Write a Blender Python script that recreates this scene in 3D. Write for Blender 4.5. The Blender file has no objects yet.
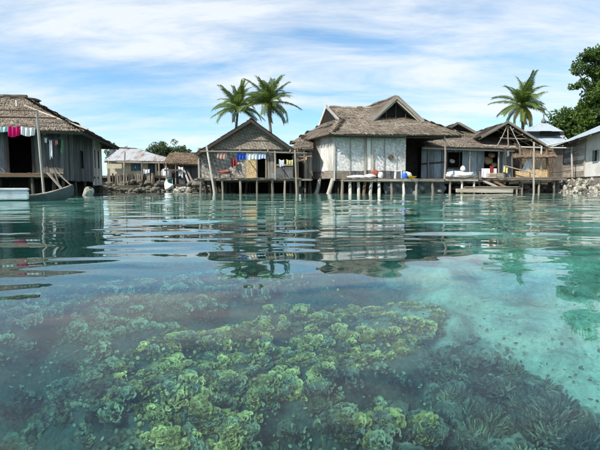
import bpy, bmesh, math, random
import numpy as np
from mathutils import Vector, Matrix, Euler, noise

random.seed(11)
R = math.radians
scn = bpy.context.scene
col = scn.collection

# ------------------------------------------------------------------ camera
FPX, HORIZ, CAMH = 467.0, 186.0, 0.40          # focal length in photo pixels, horizon row, camera height
PITCH = math.atan((225.0 - HORIZ) / FPX)
cam_d = bpy.data.cameras.new('camera')
cam_d.sensor_width = 36.0
cam_d.lens = 36.0 * FPX / 600.0
cam_d.clip_start = 0.05
cam_d.clip_end = 6000.0
cam = bpy.data.objects.new('camera', cam_d)
cam.location = (0, 0, CAMH)
cam.rotation_euler = (math.pi / 2 - PITCH, 0, 0)
col.objects.link(cam)
scn.camera = cam

# ------------------------------------------------------------------ sun, sky, exposure
SUN_TO = Vector((-0.60, -0.44, 0.80)).normalized()   # towards the sun
sun_d = bpy.data.lights.new('sun', 'SUN')
sun_d.energy = 4.3
sun_d.angle = R(0.53)
sun_d.color = (1.0, 0.95, 0.87)
sun = bpy.data.objects.new('sun', sun_d)
sun.rotation_euler = SUN_TO.to_track_quat('Z', 'Y').to_euler()
sun.location = (-30, -20, 40)
col.objects.link(sun)

class NT:
    """small helper to write node trees"""
    def __init__(s, tree):
        s.t = tree; s.n = tree.nodes; s.l = tree.links
    def new(s, kind, **kw):
        n = s.n.new(kind)
        for k, v in kw.items():
            setattr(n, k, v)
        return n
    def link(s, a, b):
        s.l.new(a, b)
    def put(s, sock, v):
        if isinstance(v, bpy.types.NodeSocket): s.l.new(v, sock)
        elif v is not None: sock.default_value = v
    def math(s, op, a, b=None, c=None, clamp=False):
        n = s.n.new('ShaderNodeMath'); n.operation = op; n.use_clamp = clamp
        s.put(n.inputs[0], a); s.put(n.inputs[1], b)
        if c is not None: s.put(n.inputs[2], c)
        return n.outputs[0]
    def vmath(s, op, a, b=None, scale=None):
        n = s.n.new('ShaderNodeVectorMath'); n.operation = op
        s.put(n.inputs[0], a)
        if b is not None: s.put(n.inputs[1], b)
        if scale is not None: s.put(n.inputs['Scale'], scale)
        return n.outputs[0]
    def noise(s, vec, scale, detail=4, rough=0.55, dist=0.0):
        n = s.n.new('ShaderNodeTexNoise')
        if vec is not None: s.l.new(vec, n.inputs['Vector'])
        s.put(n.inputs['Scale'], scale); n.inputs['Detail'].default_value = detail
        n.inputs['Roughness'].default_value = rough; n.inputs['Distortion'].default_value = dist
        return n.outputs[0]
    def ramp(s, f, stops):
        n = s.n.new('ShaderNodeValToRGB')
        s.l.new(f, n.inputs[0]); el = n.color_ramp.elements
        while len(el) < len(stops): el.new(0.5)
        for e, (p, c) in zip(el, stops):
            e.position = p; e.color = (c, c, c, 1) if isinstance(c, (int, float)) else (*c, 1)
        return n.outputs[0]
    def mix(s, f, a, b, blend='MIX'):
        n = s.n.new('ShaderNodeMix'); n.data_type = 'RGBA'; n.blend_type = blend
        s.put(n.inputs[0], f)
        for i, v in ((6, a), (7, b)):
            if isinstance(v, tuple): v = (*v[:3], 1)
            s.put(n.inputs[i], v)
        return n.outputs[2]

world = bpy.data.worlds.new('World'); scn.world = world
world.use_nodes = True
T = NT(world.node_tree); T.n.clear()
sky = T.new('ShaderNodeTexSky', sky_type='NISHITA')
sky.sun_disc = False
sky.sun_elevation = math.asin(SUN_TO.z)
sky.sun_rotation = math.atan2(SUN_TO.x, SUN_TO.y)
sky.air_density = 1.0; sky.dust_density = 0.4; sky.ozone_density = 1.3
tc = T.new('ShaderNodeTexCoord')
sep = T.new('ShaderNodeSeparateXYZ'); T.link(tc.outputs['Generated'], sep.inputs[0])
dz = T.math('ADD', T.math('MAXIMUM', sep.outputs[2], 0.0), 0.16)
cmb = T.new('ShaderNodeCombineXYZ')
T.link(T.math('DIVIDE', sep.outputs[0], dz), cmb.inputs[0])
T.link(T.math('DIVIDE', sep.outputs[1], dz), cmb.inputs[1])
mp = T.new('ShaderNodeMapping'); T.link(cmb.outputs[0], mp.inputs[0])
mp.inputs['Rotation'].default_value = (0, 0, R(32)); mp.inputs['Scale'].default_value = (0.50, 1.15, 1)
mp.inputs['Location'].default_value = (3.1, 1.7, 0)
n1 = T.noise(mp.outputs[0], 0.75, 8, 0.56, 0.22)
n2 = T.noise(mp.outputs[0], 2.2, 8, 0.62, 0.35)
m1 = T.ramp(n1, [(0.35, 0.0), (0.53, 1.0)])
m2 = T.ramp(n2, [(0.33, 0.12), (0.60, 1.0)])
cl = T.math('MULTIPLY', m1, m2)
lowz = T.ramp(sep.outputs[2], [(0.0, 0.75), (0.17, 0.0)])          # thin veil towards the horizon
cl = T.math('MAXIMUM', cl, T.math('MULTIPLY', lowz, 0.9))
cl = T.math('MULTIPLY', cl, 0.9)
skyb = T.mix(1.0, sky.outputs[0], (0.66, 0.97, 1.10), 'MULTIPLY')
skyc = T.mix(cl, skyb, (5.4, 5.7, 5.95))
bg = T.new('ShaderNodeBackground'); T.link(skyc, bg.inputs[0]); bg.inputs[1].default_value = 0.115
wo = T.new('ShaderNodeOutputWorld'); T.link(bg.outputs[0], wo.inputs[0])

vs = scn.view_settings
vs.view_transform = 'Standard'; vs.look = 'None'; vs.gamma = 1.0; vs.exposure = 0.62; vs.use_curve_mapping = False
cy = scn.cycles
cy.use_denoising = True
cy.max_bounces = 10; cy.diffuse_bounces = 3; cy.glossy_bounces = 4; cy.transmission_bounces = 6; cy.transparent_max_bounces = 8
cy.sample_clamp_indirect = 6.0
cy.caustics_reflective = False; cy.caustics_refractive = True
# ------------------------------------------------------------------ helpers
CR = Matrix.Rotation(math.pi / 2 - PITCH, 3, 'X')
CAMP = Vector((0, 0, CAMH))
def ray(px, py):
    return (CR @ Vector(((px - 300.0) / FPX, (225.0 - py) / FPX, -1.0))).normalized()
def P(px, py, D):
    """point on the sight line of a photo pixel at ground distance D"""
    d = ray(px, py); return CAMP + d * (D / d.y)
def U(px, py, depth):
    """where the sight line of a pixel, bent at the calm water surface, meets a given depth"""
    d = ray(px, py); s = CAMP + d * (CAMH / -d.z)
    h = Vector((d.x, d.y, 0)) / 1.333; c = math.sqrt(max(.01, 1 - h.length_squared))
    return s + Vector((h.x, h.y, -c)) * (depth / c)

def tag(o, label=None, cat=None, group=None, kind=None):
    if label: o['label'] = label
    if cat: o['category'] = cat
    if group: o['group'] = group
    if kind: o['kind'] = kind
    return o
def thing(name, label, cat, loc, rotz=0.0, group=None):
    o = bpy.data.objects.new(name, None); col.objects.link(o)
    o.location = loc; o.rotation_euler = (0, 0, rotz); o.empty_display_size = .2
    return tag(o, label, cat, group)
class House:
    """a thing with its own ground frame: u along the front, v to the back, z up"""
    def __init__(s, name, label, cat, px, D, theta):
        w = P(px, HORIZ, D); s.o = Vector((w.x, w.y, 0)); s.th = R(theta)
        s.t = thing(name, label, cat, s.o, s.th)
        s.m = Matrix.Rotation(-s.th, 3, 'Z')
    def l(s, px, py, v=0.0):
        o = s.m @ (CAMP - s.o); d = s.m @ ray(px, py)
        return o + d * ((v - o.y) / d.y)
    def on(s, px, py, p0, n):
        o = s.m @ (CAMP - s.o); d = s.m @ ray(px, py)
        return o + d * ((p0 - o).dot(n) / d.dot(n))
    def z(s, py, v=0.0, px=None):
        return s.l(px if px is not None else 300 + 467 * s.o.x / s.o.y, py, v).z
    def u(s, px, v=0.0): return s.l(px, 170, v).x

class MB:
    def __init__(s): s.v = []; s.f = []; s.tone = []
    def add(s, vs, fs, tone=None):
        b = len(s.v); s.v += [tuple(p) for p in vs]
        for f in fs: s.f.append(tuple(i + b for i in f)); s.tone.append(random.random() if tone is None else tone)
        return s
    def box(s, lo, hi, tone=None):
        x0, y0, z0 = lo; x1, y1, z1 = hi
        return s.add([(x0,y0,z0),(x1,y0,z0),(x1,y1,z0),(x0,y1,z0),(x0,y0,z1),(x1,y0,z1),(x1,y1,z1),(x0,y1,z1)],
              [(0,3,2,1),(4,5,6,7),(0,1,5,4),(1,2,6,5),(2,3,7,6),(3,0,4,7)], tone)
    def beam(s, p, q, w, h, tone=None):
        p = Vector(p); q = Vector(q); d = (q - p).normalized()
        a = d.cross(Vector((0, 0, 1)))
        a = Vector((1, 0, 0)) if a.length < 1e-3 else a.normalized()
        b = a.cross(d); a *= w / 2; b *= h / 2
        return s.add([p-a-b,p+a-b,p+a+b,p-a+b,q-a-b,q+a-b,q+a+b,q-a+b],
              [(0,1,2,3),(7,6,5,4),(0,4,5,1),(1,5,6,2),(2,6,7,3),(3,7,4,0)], tone)
    def tube(s, pts, rad, n=8, tone=None, cap=True):
        pts = [Vector(p) for p in pts]; vs = []
        if isinstance(rad, (int, float)): rad = [rad] * len(pts)
        ref = Vector((0.3, 0.2, 1))
        for i, p in enumerate(pts):
            d = (pts[min(i + 1, len(pts) - 1)] - pts[max(i - 1, 0)]).normalized()
            a = d.cross(ref)
            a = d.cross(Vector((1, 0, 0))).normalized() if a.length < .05 else a.normalized()
            b = d.cross(a)
            vs += [p + (a * math.cos(2*math.pi*k/n) + b * math.sin(2*math.pi*k/n)) * rad[i] for k in range(n)]
        fs = [(i*n+k, i*n+(k+1)%n, (i+1)*n+(k+1)%n, (i+1)*n+k) for i in range(len(pts)-1) for k in range(n)]
        if cap: fs += [tuple(range(n-1, -1, -1)), tuple((len(pts)-1)*n + k for k in range(n))]
        return s.add(vs, fs, tone)
    def poly(s, pts, n, th, tone=None):
        """a flat slab: outline pts, thickness th against the normal n"""
        pts = [Vector(p) for p in pts]; n = Vector(n).normalized() * th; k = len(pts)
        return s.add(pts + [p - n for p in pts], [tuple(range(k)), tuple(range(2*k-1, k-1, -1))] +
              [(i, i + k, (i+1) % k + k, (i+1) % k) for i in range(k)], tone)
    def build(s, name, mat, parent=None, loc=None, smooth=False, fix=True):
        L = Vector(loc) if loc is not None else Vector((0, 0, 0))
        me = bpy.data.meshes.new(name)
        me.from_pydata([tuple(Vector(p) - L) for p in s.v], [], s.f); me.update()
        if fix:
            bm = bmesh.new(); bm.from_mesh(me); bmesh.ops.recalc_face_normals(bm, faces=bm.faces); bm.to_mesh(me); bm.free()
        at = me.attributes.new('tone', 'FLOAT', 'FACE'); at.data.foreach_set('value', s.tone)
        if smooth: me.polygons.foreach_set('use_smooth', [True] * len(me.polygons))
        me.materials.append(M[mat] if isinstance(mat, str) else mat)
        o = bpy.data.objects.new(name, me); col.objects.link(o)
        o.location = L; o.parent = parent
        return o

# ------------------------------------------------------------------ materials
M = {}
def newmat(name, rough=.85, spec=.25):
    m = bpy.data.materials.new(name); m.use_nodes = True; t = NT(m.node_tree)
    b = t.n['Principled BSDF']; b.inputs['Roughness'].default_value = rough
    b.inputs['Specular IOR Level'].default_value = spec
    c = t.new('ShaderNodeTexCoord'); oi = t.new('ShaderNodeObjectInfo')
    off = t.vmath('SCALE', (37.0, 91.0, 53.0), scale=oi.outputs['Random'])
    co = t.vmath('ADD', c.outputs['Object'], off)
    M[name] = m
    return m, t, b, co, oi.outputs['Random'], c.outputs['Object']
def tone_attr(t):
    a = t.new('ShaderNodeAttribute'); a.attribute_name = 'tone'; return a.outputs['Fac']
def bump(t, b, h, strength=.4, dist=.02):
    n = t.new('ShaderNodeBump'); n.inputs['Strength'].default_value = strength; n.inputs['Distance'].default_value = dist
    t.link(h, n.inputs['Height']); t.link(n.outputs[0], b.inputs['Normal'])
def mul3(c, k): return tuple(min(1, x * k) for x in c)
def mat_wood(name, c, unit=True, contrast=.5, warm=None):
    """weathered timber; unit pieces carry their length on z"""
    m, t, b, co, rnd, raw = newmat(name)
    mp = t.new('ShaderNodeMapping'); t.link(co, mp.inputs[0])
    mp.inputs['Scale'].default_value = (7, 7, 1.6) if unit else (16, 16, 1.6)
    g = t.noise(mp.outputs[0], 1.6, 5, .65, .6)
    st = t.noise(co, 2.2 if unit else .9, 3, .6)
    k = t.ramp(g, [(.3, mul3(c, 1 - contrast)), (.52, c), (.75, mul3(c, 1 + contrast * .75))])
    k = t.mix(t.ramp(st, [(.42, 0.), (.62, .75)]), k, mul3(warm or (c[0]*.8, c[1]*.66, c[2]*.5), .75))
    v = t.math('MULTIPLY_ADD', rnd, .7, .62)
    k = t.vmath('SCALE', k, scale=v)
    t.link(k, b.inputs['Base Color']); bump(t, b, g, .5, .012 if not unit else .05)
    return m
mat_wood('grey_wood', (.30, .27, .235))
mat_wood('pale_wood', (.46, .42, .36), contrast=.35)
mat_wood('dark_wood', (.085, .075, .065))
mat_wood('slate_wood', (.135, .145, .15), warm=(.10, .085, .07))
mat_wood('blue_wood', (.34, .41, .45), warm=(.30, .33, .34), contrast=.35)
mat_wood('brown_wood', (.20, .135, .085))
mat_wood('white_board', (.62, .60, .56), contrast=.22, warm=(.48, .44, .36))
mat_wood('pole_wood', (.34, .30, .25), contrast=.45)
mat_wood('pale_pole', (.70, .66, .58), contrast=.3, warm=(.42, .36, .27))
mat_wood('slab_grey', (.22, .20, .175), unit=False)
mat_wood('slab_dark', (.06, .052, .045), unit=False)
def mat_thatch(name, c1, c2, c3):
    m, t, b, co, rnd, raw = newmat(name, .95, .1)
    tn = tone_attr(t); n = t.noise(raw, 1.1, 4, .6); n2 = t.noise(raw, 22, 3, .6)
    k = t.ramp(tn, [(0., c1), (.5, c2), (1., c3)])
    k = t.mix(t.ramp(n, [(.40, 0.), (.66, .7)]), k, mul3(c1, .8))
    k = t.vmath('SCALE', k, scale=t.math('MULTIPLY_ADD', n2, .9, .55))
    t.link(k, b.inputs['Base Color']); bump(t, b, n2, .5, .02)
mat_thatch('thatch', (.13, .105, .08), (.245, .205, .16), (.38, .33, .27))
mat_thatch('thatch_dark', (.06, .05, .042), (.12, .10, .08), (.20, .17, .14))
mat_thatch('thatch_brown', (.12, .085, .055), (.22, .16, .11), (.33, .26, .185))
def mat_woven(name, ca, cb, s=.13, stain=(.18, .15, .11), amt=.8, rel=.5):
    """diagonal plaited bamboo: strips crossing over and under"""
    m, t, b, co, rnd, raw = newmat(name, .95, .08)
    sp = t.new('ShaderNodeSeparateXYZ'); t.link(raw, sp.inputs[0])
    h = t.math('ADD', sp.outputs[0], sp.outputs[1])
    a = t.math('DIVIDE', t.math('ADD', h, sp.outputs[2]), s); c = t.math('DIVIDE', t.math('SUBTRACT', h, sp.outputs[2]), s)
    ia = t.math('FLOOR', a); ic = t.math('FLOOR', c)
    par = t.math('PINGPONG', t.math('ADD', ia, t.math('FLOOR', t.math('DIVIDE', ic, 2.0))), 1.0)
    fa = t.math('SINE', t.math('MULTIPLY', t.math('FRACT', a), math.pi)); fc = t.math('SINE', t.math('MULTIPLY', t.math('FRACT', c), math.pi))
    hh = t.math('ADD', t.math('MULTIPLY', par, fa), t.math('MULTIPLY', t.math('SUBTRACT', 1.0, par), fc))
    cmb = t.new('ShaderNodeCombineXYZ'); t.link(ia, cmb.inputs[0]); t.link(ic, cmb.inputs[1])
    wn = t.new('ShaderNodeTexWhiteNoise'); wn.noise_dimensions = '2D'; t.link(cmb.outputs[0], wn.inputs['Vector'])
    k = t.mix(par, ca, cb)
    k = t.vmath('SCALE', k, scale=t.math('MULTIPLY_ADD', wn.outputs[0], .5, .75))
    k = t.mix(t.ramp(t.noise(raw, .9, 5, .65), [(.46, 0.), (.66, amt)]), k, stain)
    k = t.mix(t.ramp(hh, [(0., rel), (.35, 0.)]), k, mul3(stain, .35))
    t.link(k, b.inputs['Base Color']); bump(t, b, hh, rel, .015)
mat_woven('woven_grey', (.46, .43, .385), (.27, .25, .22), .16)
mat_woven('woven_white', (.64, .63, .61), (.55, .54, .515), .14, (.50, .46, .39), .55, .16)
mat_woven('woven_tan', (.62, .47, .27), (.48, .35, .19), .10, (.42, .30, .17), .5)
mat_woven('woven_gable', (.34, .295, .235), (.20, .17, .135), .12, (.15, .125, .10), .6)
mat_woven('woven_brown', (.25, .20, .15), (.13, .10, .075), .12, (.10, .08, .06), .6)
def mat_plain(name, c, rough=.8, var=.25, scale=9, spec=.25, dirt=None):
    m, t, b, co, rnd, raw = newmat(name, rough, spec)
    n = t.noise(co, scale, 4, .6)
    k = t.ramp(n, [(.3, mul3(c, 1 - var)), (.7, mul3(c, 1 + var * .5))])
    if dirt: k = t.mix(t.ramp(t.noise(co, scale * .3, 4, .65), [(.48, 0.), (.66, .8)]), k, dirt)
    t.link(k, b.inputs['Base Color']); bump(t, b, n, .25, .02)
    return m
mat_plain('limewash', (.74, .72, .68), .9, .12, 3, dirt=(.52, .48, .40))
mat_plain('cream_wall', (.52, .47, .34), .9, .15, 3, dirt=(.32, .27, .19))
mat_plain('stone', (.17, .155, .13), .9, .5, 7, dirt=(.085, .09, .045))
mat_plain('pale_stone', (.46, .44, .40), .9, .5, 7, dirt=(.17, .165, .085))
mat_plain('foam', (.80, .82, .82), .6, .08, 12, dirt=(.62, .62, .58))
mat_plain('sack', (.74, .74, .72), .7, .18, 8)
mat_plain('tarp', (.17, .175, .17), .55, .4, 3, .4, dirt=(.10, .10, .095))
mat_plain('hull', (.05, .065, .07), .55, .4, 4, .4, dirt=(.12, .12, .11))
mat_plain('hull_white', (.70, .74, .73), .5, .15, 4, .4, dirt=(.45, .47, .44))
mat_plain('hull_turquoise', (.30, .58, .55), .5, .2, 5, .4)
mat_plain('plastic_blue', (.03, .14, .55), .4, .1, 4, .5)
mat_plain('plastic_white', (.76, .77, .78), .4, .08, 4, .5)
mat_plain('plastic_yellow', (.75, .55, .05), .45, .1, 4, .5)
mat_plain('shutter_blue', (.09, .17, .24), .7, .3, 6)
mat_plain('dark_void', (.02, .018, .016), .9, .3, 4)  # near-black colour standing in for the shade inside openings
mat_plain('iron', (.16, .15, .14), .6, .3, 8, .4)
for nm, c in dict(magenta=(.62,.02,.16), white=(.78,.78,.78), aqua=(.55,.74,.72), blue=(.03,.10,.48), red=(.26,.045,.05), pink=(.55,.32,.27),
                  black=(.03,.03,.035), paleblue=(.50,.60,.78), yellow=(.58,.52,.24), peach=(.68,.44,.26), rust=(.27,.085,.06), green=(.10,.22,.12)).items():
    mat_plain('cloth_' + nm, c, .9, .14, 14, .1)
def mat_zinc(name, c, rust, amt):
    m, t, b, co, rnd, raw = newmat(name, .55, .4)
    mp = t.new('ShaderNodeMapping'); t.link(co, mp.inputs[0]); mp.inputs['Scale'].default_value = (2.2, .55, .8)
    n = t.noise(mp.outputs[0], 1.2, 6, .7, .4); n2 = t.noise(co, 7, 4, .6)
    k = t.ramp(n2, [(.3, mul3(c, .78)), (.7, mul3(c, 1.1))])
    f = t.math('ADD', n, t.math('MULTIPLY', t.math('SUBTRACT', rnd, .5), .14))
    k = t.mix(t.ramp(f, [(1 - amt - .08, 0.), (1 - amt + .06, 1.)]), k, rust)
    b.inputs['Metallic'].default_value = 0.15
    t.link(k, b.inputs['Base Color'])
mat_zinc('zinc_rusty', (.46, .48, .49), (.27, .18, .13), .44)
mat_zinc('zinc', (.36, .42, .46), (.30, .26, .23), .32)
def mat_leaf(name, c1, c2, trans=.35, rough=.5):
    m, t, b, co, rnd, raw = newmat(name, rough, .35)
    tn = tone_attr(t)
    k = t.mix(t.ramp(t.noise(raw, .6, 3, .6), [(.35, 0.), (.65, 1.)]), t.mix(tn, c1, c2), t.mix(tn, mul3(c1, .7), c1))
    t.link(k, b.inputs['Base Color'])
    tr = t.new('ShaderNodeBsdfTranslucent'); t.link(t.vmath('SCALE', k, scale=1.3), tr.inputs[0])
    mx = t.new('ShaderNodeMixShader'); mx.inputs[0].default_value = trans
    t.link(b.outputs[0], mx.inputs[1]); t.link(tr.outputs[0], mx.inputs[2])
    t.link(mx.outputs[0], t.n['Material Output'].inputs[0])
mat_leaf('palm_leaf', (.10, .165, .035), (.25, .32, .085))
mat_leaf('palm_yellow', (.42, .33, .06), (.55, .42, .10))
mat_leaf('leaf', (.07, .13, .03), (.14, .22, .05))
mat_leaf('leaf_bright', (.10, .18, .025), (.22, .31, .06))
mat_leaf('leaf_far', (.07, .115, .05), (.13, .18, .075))  # paler leaf, distance haze put into the colour
mat_plain('bark', (.20, .17, .14), .9, .4, 12)

# ------------------------------------------------------------------ shared unit pieces
def unit_plank(k):
    r = random.Random(k); mb = MB()
    vs = []
    for i, z in enumerate((0, .35, .7, 1)):
        for x, y in ((-.5, -.5), (.5, -.5), (.5, .5), (-.5, .5)):
            e = 0 if 0 < i < 3 else r.uniform(-.012, .012)
            vs.append((x * r.uniform(.93, 1.0), y + r.uniform(-.12, .12), z + e))
    fs = [(0, 3, 2, 1), (12, 13, 14, 15)] + [(4*i+a, 4*i+(a+1) % 4, 4*i+4+(a+1) % 4, 4*i+4+a) for i in range(3) for a in range(4)]
    return mb.add(vs, fs)
def unit_pole(k):
    r = random.Random(k + 50); n = 8; mb = MB(); vs = []
    ax, ay = r.uniform(-1, 1), r.uniform(-1, 1)
    for i in range(6):
        z = i / 5; rr = (1.06 - .22 * z) * r.uniform(.92, 1.06)
        bx = ax * math.sin(z * math.pi) * .8; by = ay * math.sin(z * math.pi) * .8
        vs += [(bx + rr * math.cos(6.283 * j / n), by + rr * math.sin(6.283 * j / n), z) for j in range(n)]
    fs = [(i*n+j, i*n+(j+1) % n, (i+1)*n+(j+1) % n, (i+1)*n+j) for i in range(5) for j in range(n)]
    fs += [tuple(range(n - 1, -1, -1)), tuple(5*n + j for j in range(n))]
    return mb.add(vs, fs)
_units = {}
def unit_mesh(kind, mat):
    k = random.randrange(4); key = (kind, mat, k)
    if key not in _units:
        o = (unit_plank if kind == 'plank' else unit_pole)(k).build('unit', mat, smooth=(kind == 'pole'))
        me = o.data; me.name = kind; bpy.data.objects.remove(o); _units[key] = me
    return _units[key]
def stick(kind, name, parent, p, q, w, h, mat, face=None):
    """a plank or pole from p to q, sharing its mesh with its like; face = direction of a plank's broad side"""
    p = Vector(p); q = Vector(q); d = q - p; L = d.length; d.normalize()
    y = Vector(face) if face is not None else (Vector((0, 0, 1)) if abs(d.z) < .8 else Vector((0, 1, 0)))
    x = y.cross(d)
    if x.length < 1e-3: x = Vector((1, 0, 0)).cross(d)
    x.normalize(); y = d.cross(x)
    o = bpy.data.objects.new(name, unit_mesh(kind, mat)); col.objects.link(o); o.parent = parent
    m = Matrix.Identity(4)
    for i in range(3):
        m[i][0] = x[i] * w; m[i][1] = y[i] * h; m[i][2] = d[i] * L; m[i][3] = p[i]
    o.matrix_basis = m
    return o
def pole(name, parent, p, q, r, mat='pole_wood'): return stick('pole', name, parent, p, q, r, r, mat)
def plank(name, parent, p, q, w, t, mat='grey_wood', face=None): return stick('plank', name, parent, p, q, w, t, mat, face)

def boards(parent, a, b, z0, z1, w, mat, holes=(), name='board', th=.025, slack=.03):
    """upright boards along a wall from a to b (u,v), each a piece; holes = (s0,s1,z0,z1) along the wall"""
    a = Vector((a[0], a[1], 0)); b = Vector((b[0], b[1], 0)); d = (b - a); L = d.length; d.normalize()
    n = d.cross(Vector((0, 0, 1)))
    s = 0.0
    while s < L - .02:
        ww = min(w * random.uniform(.8, 1.2), L - s); c = s + ww / 2
        spans = [(z0 - random.uniform(0, slack), z1 + random.uniform(0, slack))]
        for h0, h1, g0, g1 in holes:
            if h0 - .04 < c < h1 + .04:
                spans = [x for lo, hi in spans for x in ((lo, min(hi, g0)), (max(lo, g1), hi)) if x[1] - x[0] > .04]
        for lo, hi in spans:
            p = a + d * c + n * random.uniform(-.012, .012)
            plank(name, parent, p + Vector((0, 0, lo)), p + Vector((0, 0, hi)) + d * random.uniform(-.012, .012), ww * .97, th, mat, face=n)
        s += ww
def thatch(name, parent, A, B, C, D, mat='thatch', thick=.09, row=.13, sw=.034, L=.46, fringe=.12, up=True):
    """a roof slope of leaf thatch in courses: eave A-B, top D-C"""
    A, B, C, D = map(Vector, (A, B, C, D)); mb = MB()
    n = (B - A).cross((C + D) / 2 - A).normalized()
    if n.z < 0: n = -n
    mid = ((C + D) - (A + B)) / 2; down = -mid.normalized(); sl = mid.length
    out = [A, B, C, D] if (C - D).length > .05 else [A, B, C]
    mb.poly([p for p in out], n, thick, .15)
    nr = max(2, int(sl / row))
    for r in range(nr + 1):
        t = r / nr; lf = A.lerp(D, t); rt = B.lerp(C, t); w = (rt - lf).length
        ns = max(1, int(w / sw)); side = (rt - lf).normalized() if w > .05 else (B - A).normalized()
        sag = noise.noise(Vector((r * 3.1, A.x, A.y))) * .05
        for k in range(ns):
            u = (k + random.random()) / ns
            wav = noise.noise(Vector((u * w * 1.3, r * .7, A.x))) * .09
            p = lf.lerp(rt, u) + down * (random.random() * .07 + wav + (fringe * random.uniform(.2, 1.1) if r == 0 else 0)) + n * sag * .3
            tw = side * random.uniform(-.045, .045)
            hw = side * sw * random.uniform(.55, .95)
            lift = n * random.uniform(.03, .085)
            Le = min(L, (1 - t) * sl + .10)
            a = p + lift + tw; m_ = p - down * Le * .5 + n * .05 + tw * .4; b_ = p - down * Le + n * .004
            mb.add([a - hw * .6, a + hw * .6, m_ + hw, m_ - hw, b_ + hw, b_ - hw], [(0, 1, 2, 3), (3, 2, 4, 5)], min(1, max(0, random.gauss(.5, .22))))
    o = mb.build(name, mat, parent, fix=False); o['kind'] = 'stuff'
    return o
def ridge_cap(name, parent, a, b, mat='thatch', r=.13):
    mb = MB(); a = Vector(a); b = Vector(b); L = (b - a).length; k = max(3, int(L / .3))
    mb.tube([a.lerp(b, i / k) + Vector((0, 0, random.uniform(-.015, .025))) for i in range(k + 1)], [r * random.uniform(.9, 1.12) for _ in range(k + 1)], 7)
    return mb.build(name, mat, parent)
def sheets(parent, A, B, C, D, width, mat, name='roof_sheet', amp=.018, wave=.11):
    """corrugated sheets side by side on a slope: eave A-B, top D-C, each sheet a piece"""
    A, B, C, D = map(Vector, (A, B, C, D)); e = (B - A); W = e.length; e.normalize()
    n = e.cross(((C + D) / 2 - A)).normalized()
    if n.z < 0: n = -n
    upv = n.cross(e).normalized()
    if upv.dot(D - A) < 0: upv = -upv
    def prof(p): v = p - A; return v.dot(e), v.dot(upv)
    dl = prof(D); cl_ = prof(C)
    def top(u):
        if u < dl[0]: return dl[1] * u / max(dl[0], 1e-4)
        if u > cl_[0]: return cl_[1] * (W - u) / max(W - cl_[0], 1e-4)
        return dl[1] + (cl_[1] - dl[1]) * (u - dl[0]) / max(cl_[0] - dl[0], 1e-4)
    k = max(1, round(W / width)); i = 0
    for i in range(k):
        u0, u1 = W * i / k, W * (i + 1) / k + (.03 if i < k - 1 else 0); mb = MB(); vs = []
        nc = int((u1 - u0) / wave * 4) + 1; lo = random.uniform(-.06, .03); zo = .006 * (i % 2) + random.uniform(0, .006)
        for c in range(nc + 1):
            u = u0 + (u1 - u0) * c / nc; h = max(.02, top(min(W, u)))
            for q in range(3):
                vs.append(A + e * u + upv * (lo + (h - lo) * q / 2) + n * (zo + amp * math.sin(u / wave * 6.283)))
        fs = [(3*c+q, 3*c+3+q, 3*c+4+q, 3*c+1+q) for c in range(nc) for q in range(2)]
        mb.add(vs, fs); mb.build(name, mat, parent, smooth=True)
def cloth(name, label, a, b, drop, mat, depth=.05, folds=3, nx=14, ny=8, flare=0.0, group=None, sag=.05):
    """a garment or sheet hanging from a line between a and b"""
    a = Vector(a); b = Vector(b); mb = MB(); e = b - a; n = e.cross(Vector((0, 0, 1))).normalized(); vs = []
    ph = random.uniform(0, 6)
    for j in range(ny + 1):
        t = j / ny
        for i in range(nx + 1):
            u = i / nx; uu = .5 + (u - .5) * (1 + flare * t)
            dz = -drop * t * (1 + .10 * math.sin(u * 5 + ph)) - sag * math.sin(u * math.pi) * (1 - t)
            vs.append(a + e * uu + Vector((0, 0, dz)) + n * depth * (.25 + t) * math.sin(u * folds * 6.283 + ph + t))
    fs = [(j*(nx+1)+i, j*(nx+1)+i+1, (j+1)*(nx+1)+i+1, (j+1)*(nx+1)+i) for j in range(ny) for i in range(nx)]
    mb.add(vs, fs)
    o = mb.build(name, mat, loc=(a + b) / 2, smooth=True, fix=False)
    tag(o, label, 'sheet' if 'sheet' in name else 'laundry', group); return o
def lumpy(mb, c, r, seed=0, n=10, m=7, amp=.2, flat=None, tone=None):
    """an irregular rounded lump"""
    c = Vector(c); vs = []; off = Vector((seed * 3.7, seed * 1.3, seed * 7.1))
    rr = Vector(r) if not isinstance(r, (int, float)) else Vector((r, r, r))
    for j in range(m + 1):
        th = math.pi * j / m
        for i in range(n):
            ph = 6.283 * i / n
            d = Vector((math.sin(th) * math.cos(ph), math.sin(th) * math.sin(ph), math.cos(th)))
            k = 1 + amp * noise.noise(d * 1.6 + off)
            p = Vector((d.x * rr.x, d.y * rr.y, d.z * rr.z)) * k
            if flat is not None: p.z = max(p.z, -flat)
            vs.append(c + p)
    fs = [(j*n+i, j*n+(i+1) % n, (j+1)*n+(i+1) % n, (j+1)*n+i) for j in range(m) for i in range(n)]
    mb.add(vs, fs, tone); return mb
def lathe(mb, c, prof, n=14, tone=None):
    c = Vector(c); vs = [c + Vector((r * math.cos(6.283*i/n), r * math.sin(6.283*i/n), z)) for r, z in prof for i in range(n)]
    fs = [(j*n+i, j*n+(i+1) % n, (j+1)*n+(i+1) % n, (j+1)*n+i) for j in range(len(prof)-1) for i in range(n)]
    fs.append(tuple(range(n-1, -1, -1)))
    mb.add(vs, fs, tone); return mb
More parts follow.
